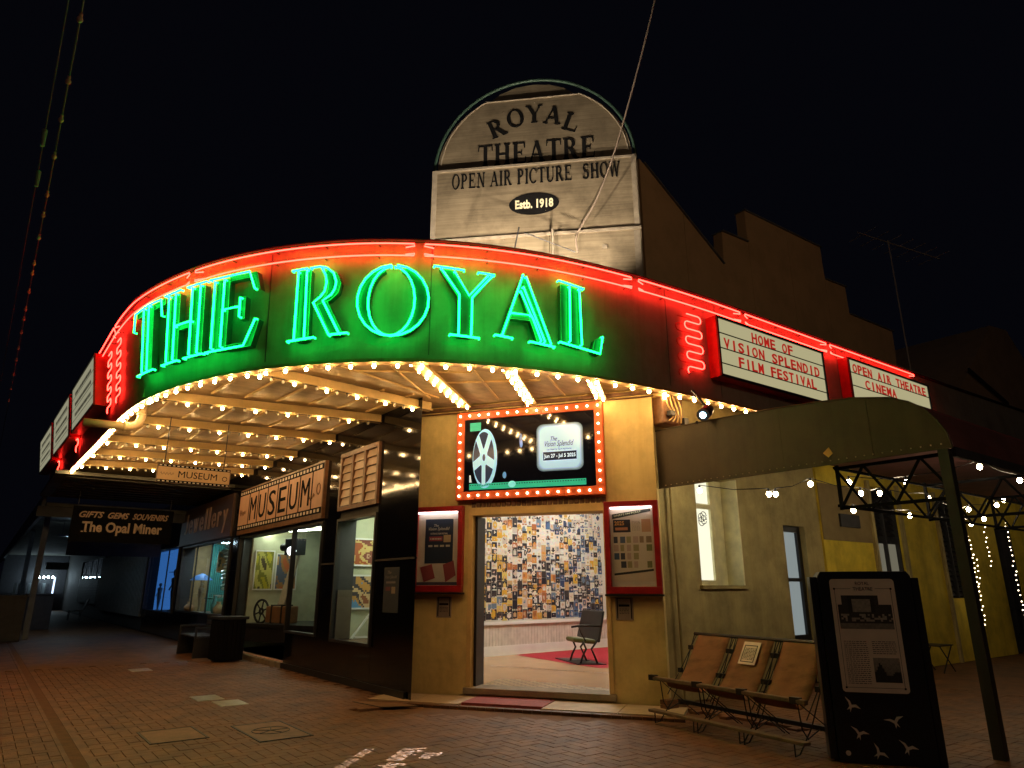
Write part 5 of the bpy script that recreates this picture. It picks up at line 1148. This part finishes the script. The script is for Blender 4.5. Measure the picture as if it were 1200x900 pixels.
for a, z, r, s in ((.20, .47, -.6, .95), (.55, .35, .3, 1.0), (.24, .24, -.3, .95), (.62, .14, -.35, 1.0), (.38, .09, -.75, .95)):
    m = MB(); c, s_ = math.cos(r), math.sin(r); m.fprism(KSK, [(a + (x * c - y * s_) * s, z + (x * s_ + y * c) * s) for x, y in bird], .001, .004); m.build('swallow', M['plate'], kk)
m = MB(); m.fprism(KSK, [(.13 + .022 * math.cos(k * .52), .08 + .022 * math.sin(k * .52)) for k in range(12)], .001, .004); m.build('round_badge', M['plate'], kk)

# ------------------------------------------------------------------ signs on the left street
ms = thing('museum_fascia_sign', (5.05, 15.6, 2.9), 'large film strip sign reading MUSEUM over the recessed shop window', 'sign')
m = MB(); m.box(5.03, 5.1, 12.8, 18.38, 2.80, 3.92); m.build('board', M['timber'], ms)
tanm = mat('tan_sign', (.60, .36, .24), .55, 0, .08)
m = MB(); m.fbox(LF, 1.66, 7.16, 3.02, 3.76, .072, .076); m.build('film_panel', tanm, ms)
m = MB(); m.fbox(LF, 1.66, 7.16, 3.76, 3.88, .071, .079); m.fbox(LF, 1.66, 7.16, 2.90, 3.02, .071, .079)
for k in range(1, 8): a = 1.66 + .1 + k * .69; m.fbox(LF, a, a + .05, 3.0, 3.78, .077, .08)
m.build('film_border', M['ink'], ms)
for k in range(30):
    for z in (2.93, 3.79): m = MB(); m.fbox(LF, 1.70 + k * .182, 1.80 + k * .182, z, z + .06, .079, .083); m.build('film_hole', M['papr'], ms)
for k, ch in enumerate('MUSEUM'):
    m = MB(); m.text(LF, ch, 2.58 + k * .69, 3.10, .46, .56, .077, .085, 0); m.build('letter', M['ink'], ms)
m = MB(); m.tube([LF(1.76 + k * .035, 3.32 + .07 * math.sin(k * 1.9) * (1.4 - k * .06), .08) for k in range(15)], .008, 4); m.tube([LF(6.52 + k * .03, 3.22 + k * .008 + .05 * math.sin(k * 2.1), .08) for k in range(10)], .008, 4); m.tube([LF(6.98 + .09 * math.cos(k * .7), 3.38 + .11 * math.sin(k * .7), .08) for k in range(9)], .012, 4, closed=True); m.build('side_lettering', M['timber'], ms)
hs = thing('hanging_museum_sign', (2.6, 12.5, 3.2), 'small hanging film strip sign reading MUSEUM under the canopy', 'sign')
HF = frame((2.04, 12.5), (1, .02))
m = MB(); m.fbox(HF, 0, 1.17, 3.19, 3.50, -.03, 0); m.build('board', M['timber'], hs)
m = MB(); m.fbox(HF, .01, 1.16, 3.24, 3.455, .001, .004); m.build('face', mat('tan_sign2', (.62, .40, .2), .55, 0, .08), hs)
m = MB(); m.fbox(HF, .01, 1.16, 3.455, 3.495, .001, .004); m.fbox(HF, .01, 1.16, 3.195, 3.24, .001, .004); m.text(HF, 'MUSEUM', .33, 3.29, .62, .11, .004, .007, 0); m.tube([HF(1.08, 3.33, .006) + V(math.cos(k) * .04, 0, math.sin(k) * .04) for k in range(7)], .006, 4); m.build('print', M['ink'], hs)
m = MB(); m.tube([HF(.05 + k * .014, 3.34 + .025 * math.sin(k * 1.9), .006) for k in range(16)], .004, 4); m.build('script_print', M['timber'], hs)
m = MB()
for k in range(17):
    for z in (3.207, 3.467): m.fbox(HF, .025 + k * .068, .06 + k * .068, z, z + .018, .004, .007)
m.build('film_holes', M['papr'], hs)
for a in (.1, 1.05): m = MB(); m.tube([HF(a, 3.5, -.015), HF(a, 4.3, -.015)], .008, 5); m.build('hanger_rod', M['dark'], hs)
jw = thing('jewellery_sign', (5.05, 21.7, 2.9), 'dark fascia sign with pale raised letters reading Jewellery', 'sign')
m = MB(); m.box(5.04, 5.1, 19.05, 24.9, 2.82, 3.95); m.build('board', mat('brown_board', (.06, .03, .02), .5), jw)
tanl = mat('tan_letters', (.42, .27, .17), .5)
x = -4.3
for ch, wd in zip('Jewellery', (.32, .42, .55, .42, .2, .2, .42, .36, .44)):
    z0 = 3.15 if ch not in 'y' else 2.95; h = {'J': .62, 'l': .62, 'y': .62}.get(ch, .42); m = MB(); m.text(LF, ch, x, z0, wd, h, .06, .075, .01); m.build('letter', tanl, jw); x += wd + .19
op = thing('opal_shop_sign', (2.9, 22, 2.7), 'dark hanging shop sign reading GIFTS GEMS SOUVENIRS The Opal Miner', 'sign')
OF = frame((1.70, 22), (1, 0))
m = MB(); m.fbox(OF, 0, 2.5, 2.72, 3.66, -.06, 0); m.build('board', mat('matt_black', (.006, .006, .007), .95, 0, .2, 4, .02, spec=.1), op)
for w_, a_, l_ in (('GIFTS', .16, .58), ('GEMS', .84, .52), ('SOUVENIRS', 1.45, .92)): m = MB(); m.text(OF, w_, a_, 3.36, l_, .17, .001, .012, .03, .35); m.build('slanted_lettering', tanl, op)
m = MB(); m.text(OF, 'The Opal Miner', .26, 2.90, 1.98, .36, .001, .012, .03)
for a in (.26, .345, ): m.fbox(OF, a, a + .05, 2.975, 3.0, .001, .012)
m.build('slab_lettering', mat('pale_letters', (.55, .40, .28), .5), op)
for a in (.1, 2.4): m = MB(); m.tube([OF(a, 3.66, -.03), OF(a, 4.1, -.03)], .01, 5); m.build('hanger_rod', M['dark'], op)
# ------------------------------------------------------------------ shop window contents
def framed(F, a0, a1, b0, b1, name, label, cols, c=.02):
    t = thing(name, tuple(F((a0 + a1) / 2, b0, 0)), label, 'poster'); m = MB(); nx, ny = 22, 16; ph = [random.uniform(0, 6) for _ in range(4)]
    for i in range(nx):
        for j in range(ny):
            v = math.sin(i * .38 + ph[0] + math.sin(j * .5)) + math.sin(j * .55 + ph[1] + math.cos(i * .4)) + math.sin((i + j) * .33 + ph[2]) + random.uniform(-.35, .35); m.cc = cols[int((v + 3.5) / 7 * len(cols)) % len(cols)]
            m.quad(F(a0 + (a1 - a0) * i / nx, b0 + (b1 - b0) * j / ny, c), F(a0 + (a1 - a0) * (i + 1) / nx, b0 + (b1 - b0) * j / ny, c), F(a0 + (a1 - a0) * (i + 1) / nx, b0 + (b1 - b0) * (j + 1) / ny, c), F(a0 + (a1 - a0) * i / nx, b0 + (b1 - b0) * (j + 1) / ny, c))
    m.build('picture', M['print_'], t); m = MB()
    for q in ((a0 - .03, a1 + .03, b0 - .03, b0), (a0 - .03, a1 + .03, b1, b1 + .03), (a0 - .03, a0, b0, b1), (a1, a1 + .03, b0, b1)): m.fbox(F, *q, .002, .03)
    m.build('frame', M['white'], t); return t
BK = lambda a, b, c=0: V(a, 12.19 - c, b)
warm = [(.55, .28, .05), (.35, .08, .02), (.6, .42, .15), (.2, .05, .03), (.5, .3, .2)]
framed(BK, 5.36, 5.98, 1.93, 2.38, 'wall_poster', 'upper orange film poster in the right shop window', warm)
framed(BK, 5.34, 5.96, 1.17, 1.72, 'wall_poster', 'lower blue and orange film poster in the right shop window', [(.1, .25, .45), (.5, .25, .06), (.05, .04, .05), (.6, .4, .2), (.25, .08, .03)])
m = MB(); m.box(5.14, 5.42, 12.02, 12.05, .66, 1.48); tag(m.build('display_board', mat('bronze_board', (.10, .075, .05), .4), None, 'dark printed standing board in the right shop window', 'board'))
m = MB(); m.box(5.13, 5.15, 10.56, 10.58, .68, 1.72); m.build('blue_light_strip', M['blue'], None, 'thin vertical blue light strip at the right window edge', 'light strip')
m = MB(); m.bar((5.42, 11.95, .66), (5.80, 11.95, 1.12), .04, .03); m.bar((5.45, 11.9, .68), (5.82, 11.9, .68), .04, .03); m.bar((5.80, 11.95, 1.12), (5.82, 11.9, .66), .04, .03); m.build('easel', M['white'], None, 'pale folded easel leaning inside the right shop window', 'easel')
BK2 = lambda a, b, c=0: V(8.37 - c, 20 - a, b)
BS = lambda a, b, c=0: SPL(a, b, c - 1.0)
m = MB(); m.fbox(SPL, 1.2, 3.6, .7, 3.1, -1.75, -1.7); m.build('display_back', iv, bld)
m = MB(); m.fbox(SPL, .3, 3.6, .64, .70, -1.7, -.1); m.build('display_shelf', M['blk'], bld)
BS = lambda a, b, c=0: V(a, 18.31 - c, b)
framed(BS, 5.56, 6.00, 1.5, 2.42, 'wall_poster', 'yellow film poster at the left of the museum window', [(.45, .4, .02), (.2, .2, .02), (.5, .45, .1), (.08, .06, .02)])
framed(BS, 6.10, 6.62, 1.5, 2.36, 'wall_poster', 'red brown film poster in the middle of the museum window', [(.4, .1, .03), (.3, .15, .05), (.08, .1, .15), (.5, .3, .12)])
m = MB(); m.fbox(SPL, .0, 2.6, 2.88, 2.91, -.55, -.48); m.build('strip_light', M['tube'], bld)
m = MB(); m.fbox(SPL, .3, 3.8, 2.95, 3.0, -1.7, -.05); m.build('display_ceiling', iv, bld)
# spoked wheel
wh = thing('old_flywheel', tuple(SPL(1.0, .72, -.35)), 'black spoked projector wheel in the museum window', 'wheel')
wc = SPL(.62, .97, -.30); ax = SPL(1, 0, 0) - SPL(0, 0, 0)
ring = lambda r: [wc + ax * r * math.cos(k * math.pi / 12) + V(0, 0, r * math.sin(k * math.pi / 12)) for k in range(24)]
m = MB(); m.tube(ring(.27), .028, 8, closed=True); m.tube(ring(.06), .03, 6, closed=True); m.build('rim', M['iron'], wh, smooth=True)
for k in range(6): a = k * math.pi / 3 + .3; m = MB(); m.tube([wc + (ax * math.cos(a) + V(0, 0, math.sin(a))) * .06, wc + (ax * math.cos(a) + V(0, 0, math.sin(a))) * .26], .018, 6); m.build('spoke', M['iron'], wh)
t = thing('suitcase', tuple(SPL(2.2, .7, -.4)), 'old tan leather suitcase with straps in the museum window', 'suitcase')
m = MB(); m.fbox(SPL, .85, 1.7, .71, 1.10, -.55, -.25); m.build('body', M['leather'], t, bevel=.03)
for a in (1.05, 1.42): m = MB(); m.fbox(SPL, a, a + .05, .705, 1.13, -.56, -.24); m.build('strap', M['iron'], t)
m = MB(); m.hexa([SPL(.55, .72, -.7), SPL(.8, .72, -.7), SPL(.8, .72, -.76), SPL(.55, .72, -.76)], [SPL(1.15, 2.7, -.8), SPL(1.35, 2.7, -.8), SPL(1.35, 2.7, -.86), SPL(1.15, 2.7, -.86)]); m.build('leaning_plank', mat('pale_board', (.5, .42, .3), .6), None, 'long pale board leaning back in the museum window', 'board')
t = thing('film_projector', tuple(SPL(2.9, 2.1, -.5)), 'old black film projector head with a bright lamp in the museum window', 'projector')
m = MB(); m.fbox(SPL, 1.15, 1.6, 2.3, 2.7, -.7, -.4); m.tube([SPL(.95, 2.5, -.5), SPL(1.15, 2.5, -.5)], .10, 10); m.build('body', M['blk'], t, bevel=.02)
m = MB(); m.tube([SPL(1.5, 2.4, -.38), SPL(1.52, 2.38, -.30)], .11, 10); m.build('lamp', emis('lamp_lens', (1, 1, .95), 3), t)
m = MB(); m.ball(V(5.6, 13.6, 2.55), .07, 10, 6); m.build('spot_lamp', emis('spot', (1, 1, .9), 8), None, 'round bright spot lamp high in the museum entry window', 'lamp')
# curtain & doorway beside
m = MB()
for k in range(14): m.hexa([(5.9 + .03 * (k % 2), 13.05 + k * .11, .12), (5.95, 13.05 + k * .11, .12), (5.95, 13.16 + k * .11, .12), (5.9 + .03 * ((k + 1) % 2), 13.16 + k * .11, .12)], [(5.9 + .03 * (k % 2), 13.05 + k * .11, 2.9), (5.95, 13.05 + k * .11, 2.9), (5.95, 13.16 + k * .11, 2.9), (5.9 + .03 * ((k + 1) % 2), 13.16 + k * .11, 2.9)])
m.build('curtain', M['curtain'], None, 'grey blue gathered curtain behind the narrow museum pane', 'curtain')
m = MB(); m.tube([(5.5, 13.2, .72), (5.5, 13.25, 2.0)], .012, 6); m.tube([(5.35, 13.1, .74), (5.7, 13.5, .74)], .014, 6); m.tube([(5.5, 12.95, .74), (5.52, 13.6, .74)], .014, 6); m.build('chrome_stand', mat('chrome', (.6, .6, .6), .15, .9), None, 'slim chrome stand in the narrow museum pane', 'stand')
# jewellery window
t = thing('display_table', (5.8, 20.6, .82), 'small table with a teal cloth and white cups in the jewellery window', 'table')
m = MB(); m.box(5.3, 5.95, 21.0, 21.9, 1.22, 1.25); m.build('top', M['teal'], t)
for q in ((5.35, 21.05), (5.9, 21.05), (5.35, 21.85), (5.9, 21.85)): m = MB(); m.tube([(*q, .82), (*q, 1.22)], .02, 6); m.build('leg', M['blk'], t)
m = MB()
for k in range(4): m.lathe((5.42 + k * .13, 21.2 + k * .12, 1.251), [(.03, 0), (.05, .03), (.055, .08)], 10)
m.build('cups', M['white'], t)
def figure(base, h, mt, label, hat=False, sx=.8):
    t = thing('display_figure', base, label, 'figurine'); b = V(*base); k = h / 1.7
    pr = [(.16, 0), (.15, .05), (.05, .1), (.09, .5), (.13, .85), (.10, 1.02), (.15, 1.3), (.16, 1.4), (.06, 1.45), (.05, 1.5), (.09, 1.55), (.10, 1.64), (.06, 1.72)]
    m = MB(); m.lathe(b, [(r * k, z * k) for r, z in pr], 12, 1, sx); m.build('body', mt, t, smooth=True)
    m = MB(); m.tube([b + V(0, .16 * k, 1.36 * k), b + V(-.05 * k, .26 * k, 1.1 * k), b + V(-.16 * k, .2 * k, .9 * k)], [.045 * k, .04 * k, .03 * k], 6); m.tube([b + V(0, -.16 * k, 1.36 * k), b + V(-.03 * k, -.28 * k, 1.12 * k), b + V(-.1 * k, -.24 * k, .88 * k)], [.045 * k, .04 * k, .03 * k], 6); m.build('arms', mt, t, smooth=True)
    if hat: m = MB(); m.lathe(b + V(0, 0, 1.66 * k), [(.3 * k, 0), (.3 * k, .015 * k), (.11 * k, .03 * k), (.08 * k, .12 * k), (.01, .15 * k)], 14); m.build('hat', M['blk'], t, smooth=True)
figure((5.55, 27.3, .74), 1.35, M['blk'], 'slim dark figurine with a wide flat hat before the blue backdrop', True)
figure((5.35, 28.6, .74), .95, M['grey'], 'small grey figurine before the blue backdrop, left of the hatted one')
figure((5.35, 22.6, .82), .85, mat('stone', (.35, .32, .25), .7), 'crouching stone coloured figurine at the left of the jewellery window')
t = thing('blue_parasol', (5.42, 23.0, 1.6), 'tiny blue paper parasol in the jewellery window', 'parasol'); m = MB(); m.lathe((5.42, 23.0, 1.75), [(.34, 0), (.2, .12), (.02, .2)], 12); m.build('cover', mat('blue_paper', (.05, .2, .5), .6), t); m = MB(); m.tube([(5.42, 23.0, .84), (5.42, 23.0, 1.9)], .012, 5); m.build('stick', M['wood'], t)
m = MB(); 
for k in range(14): m.lathe((5.72 + .04 * math.sin(k), 21.6 + .1 * math.sin(k * .8), 1.45 + k * .1), [(.03, 0), (.09 + .03 * (k % 2), .04), (.03, .09)], 8)
m.build('shell_garland', mat('silver', (.55, .6, .55), .35, .4), None, 'tall silvery garland of shells hanging in the jewellery window', 'garland')
m = MB()
for k in range(9): m.box(5.95 + k * .062, 5.95 + k * .062 + .045, 24.2, 24.25, .82, 2.9)
m.build('slat_screen', M['teal'], None, 'pale teal slatted screen at the right of the jewellery window', 'screen')
t = thing('wooden_loom_frame', (5.8, 19.6, .82), 'small pale wooden chair shape under the garland in the jewellery window', 'chair'); m = MB(); m.bar((5.3, 19.6, .82), (5.7, 20.4, 1.35), .03, .03); m.bar((5.5, 19.5, .82), (5.9, 20.3, 1.35), .03, .03); m.bar((5.6, 20.4, .82), (5.3, 19.7, 1.2), .03, .03); m.bar((5.42, 19.9, 1.02), (5.62, 19.8, 1.02), .03, .03); m.build('frame', M['grey'], t)
for i, (x, y, z, w_, h_, c_, lb) in enumerate(((5.25, 20.1, .82, .14, .35, (.5, .45, .3), 'cream ceramic urn low in the jewellery window, nearest the museum'), (5.3, 20.7, .82, .10, .5, (.1, .35, .4), 'slim teal vase in the jewellery window beside the table'), (5.3, 23.6, .82, .16, .3, (.5, .3, .15), 'squat terracotta pot at the far end of the jewellery window'), (5.35, 25.8, .74, .13, .45, (.4, .45, .5), 'pale blue urn standing before the blue backdrop'))):
    m = MB(); m.lathe((x, y, z), [(w_ * .5, 0), (w_ * .9, h_ * .2), (w_, h_ * .5), (w_ * .5, h_ * .8), (w_ * .35, h_ * .88), (w_ * .55, h_)], 16); tag(m.build('display_vase', mat('glaze%d' % i, c_, .25, 0, .3, 9), None, None, smooth=True), lb, 'vase', kind=None).pop('kind', None)
for i, (y, z) in enumerate(((20.0, 1.9), (22.2, 2.0))):
    framed(lambda a, b, c=0, y=y: V(5.75 + (a - 5.75) * .8, y - c, b), 5.6, 6.2, z, z + .55, 'wall_poster', ('small landscape print hung at the right of the jewellery window', 'small landscape print hung in the middle of the jewellery window')[i], [(.2, .35, .45), (.5, .4, .2), (.1, .15, .1), (.6, .55, .45)])
# grille, roller shutter window and far street
gr = thing('picket_screen', (5.0, 36, 0), 'tall dark vertical picket screen along the unlit shopfront', 'screen')
for k in range(40): m = MB(); m.box(4.98, 5.04, 30.0 + k * .31, 30.0 + k * .31 + .12, .5, 3.0); m.build('picket', M['grey'], gr)
m = MB(); m.box(5.04, 5.08, 30, 42.4, .5, .6); m.box(5.04, 5.08, 30, 42.4, 2.9, 3.0); m.build('rail', M['grey'], gr)
sh = thing('roller_shutter', (5.05, 47, .7), 'pale ribbed roller shutter below a window, lit by a cold lamp', 'shutter')
for k in range(16): m = MB(); m.box(4.99, 5.05, 42.8, 51.6, .74 + k * .085, .74 + k * .085 + .07); m.build('shutter_slat', mat('shutter_grey', (.30, .36, .38), .6) if k == 0 else bpy.data.materials['shutter_grey'], sh)
fl = thing('cold_street_lamp', (2.3, 30, 3.3), 'cold white tube lamp hanging under the dark verandah', 'lamp')
m = MB(); m.box(2.0, 2.8, 29.6, 29.75, 3.30, 3.36); m.build('housing', M['grey'], fl); m = MB(); m.box(2.30, 2.60, 29.62, 29.73, 3.26, 3.30); m.build('tube', M['cool'], fl)
m = MB(); m.tube([(2.1, 29.67, 3.36), (2.1, 29.67, 3.85)], .012, 5); m.tube([(2.7, 29.67, 3.36), (2.7, 29.67, 3.85)], .012, 5); m.build('hanger_rod', M['dark'], fl)
m = MB(); m.box(2.1, 4.9, 27.0, 27.06, 2.55, 3.0); m.tube([(2.3, 27.03, 3.0), (2.3, 27.03, 3.85)], .01, 4); m.build('blank_hanging_sign', M['dark'], None, 'unlit dark hanging sign board below and beyond the opal shop sign', 'sign')
m = MB(); m.box(2.9, 4.0, 48, 48.06, 2.55, 2.95); m.build('far_hanging_sign', mat('pale_sign', (.35, .33, .28), .6), None, 'small pale hanging sign far up the dark street', 'sign')
far = thing('far_shop', (3.6, 62, 0), 'distant dark shop with clothes rails and bright white display lights', 'shop')
m = MB(); m.box(1.2, 5.1, 62, 62.2, 0, 3.9); m.build('back_wall', M['dark'], far)
for k in range(9): m = MB(); m.box(2.0 + k * .28, 2.18 + k * .28, 61.0, 61.3, .7, 1.9); m.build('garment', M['dark'] if k % 3 else M['grey'], far)
for k in range(5): m = MB(); m.ball((3.1 + k * .28, 60.9, 2.3), .07, 8, 5); m.build('display_light', M['cool'], far)
m = MB(); m.box(4.3, 4.4, 60.8, 60.9, .9, 2.3); m.build('light_strip', emis('strip_far', (.6, .75, 1), 2), far)
for x, y, lb in ((2.1, 33, 'dark boxy planter on the footpath by the verandah post'), (.9, 26, 'dark low fence panel by the road at the far left')):
    t = thing('street_planter' if 'planter' in lb else 'road_fence', (x, y, 0), lb, 'planter' if 'planter' in lb else 'fence'); m = MB(); m.box(x - .5, x + .35, y, y + 1.2, 0, 1.25); m.box(x - .55, x + .4, y - .05, y + 1.25, 1.25, 1.32); m.build('panel', M['dark'], t, bevel=.01)
ch = thing('cafe_chair', (4.1, 42, 0), 'low outdoor chair silhouetted on the dark footpath', 'chair')
m = MB(); m.box(3.8, 4.4, 41.7, 42.3, .42, .47); m.build('seat', M['grey'], ch); m = MB(); m.hexa([(4.4, 41.7, .45), (4.45, 41.7, .45), (4.45, 42.3, .45), (4.4, 42.3, .45)], [(4.6, 41.7, 1.0), (4.65, 41.7, 1.0), (4.65, 42.3, 1.0), (4.6, 42.3, 1.0)]); m.build('backrest', M['grey'], ch)
for q in ((3.85, 41.75), (4.35, 41.75), (3.85, 42.25), (4.35, 42.25)): m = MB(); m.tube([(*q, 0), (*q, .42)], .02, 5); m.build('leg', M['dark'], ch)
# bench and bin by the jewellery window
be = thing('street_bench', (4.5, 18.2, 0), 'low black slatted street bench outside the jewellery window', 'bench')
for k in range(5): m = MB(); m.box(4.15 + k * .11, 4.24 + k * .11, 17.5, 19.0, .43, .46); m.build('seat_slat', M['dark'], be)
for k in range(3): m = MB(); m.box(4.72, 4.75, 17.5, 19.0, .55 + k * .12, .64 + k * .12); m.build('back_slat', M['dark'], be)
for y in (17.45, 19.0): m = MB(); m.box(4.12, 4.75, y, y + .05, 0, .43); m.box(4.12, 4.75, y, y + .05, .62, .66); m.box(4.12, 4.16, y, y + .05, .43, .62); m.build('bench_end', M['blk'], be)
bi = thing('litter_bin', (4.55, 16.5, 0), 'square black slatted litter bin beside the bench', 'bin')
m = MB(); m.box(4.3, 4.85, 16.2, 16.8, .03, .86); m.build('body', M['mblk'], bi)
for k in range(6): m = MB(); m.box(4.27, 4.30, 16.21 + k * .1, 16.28 + k * .1, .05, .84); m.build('slat', M['mblk'], bi); m = MB(); m.box(4.31 + k * .09, 4.37 + k * .09, 16.17, 16.2, .05, .84); m.build('slat', M['mblk'], bi)
m = MB(); m.box(4.25, 4.9, 16.15, 16.85, .86, .92); m.build('lid', M['blk'], bi, bevel=.01)
# framed notice on the black tiled pier
t = thing('pier_poster', (5.09, 9.95, 1.2), 'dark festival poster behind glass on the black tiled pier', 'poster')
m = MB(); m.cc = (.02, .03, .045); m.fbox(LF, 9.85, 10.35, 1.15, 1.82, .002, .006)
m.cc = (.16, .15, .16); m.text(LF, 'The', 9.97, 1.72, .12, .05, .006, .008, 0, .4); m.text(LF, 'Vision Splendid', 9.9, 1.64, .38, .06, .006, .008, 0, .4); m.fbox(LF, 9.93, 10.24, 1.58, 1.61, .006, .008)
m.cc = (.12, .02, .03); m.fbox(LF, 9.92, 10.08, 1.47, 1.53, .006, .008); m.cc = (.25, .2, .14); m.fbox(LF, 10.12, 10.24, 1.43, 1.53, .006, .008); m.build('print', M['print_'], t)
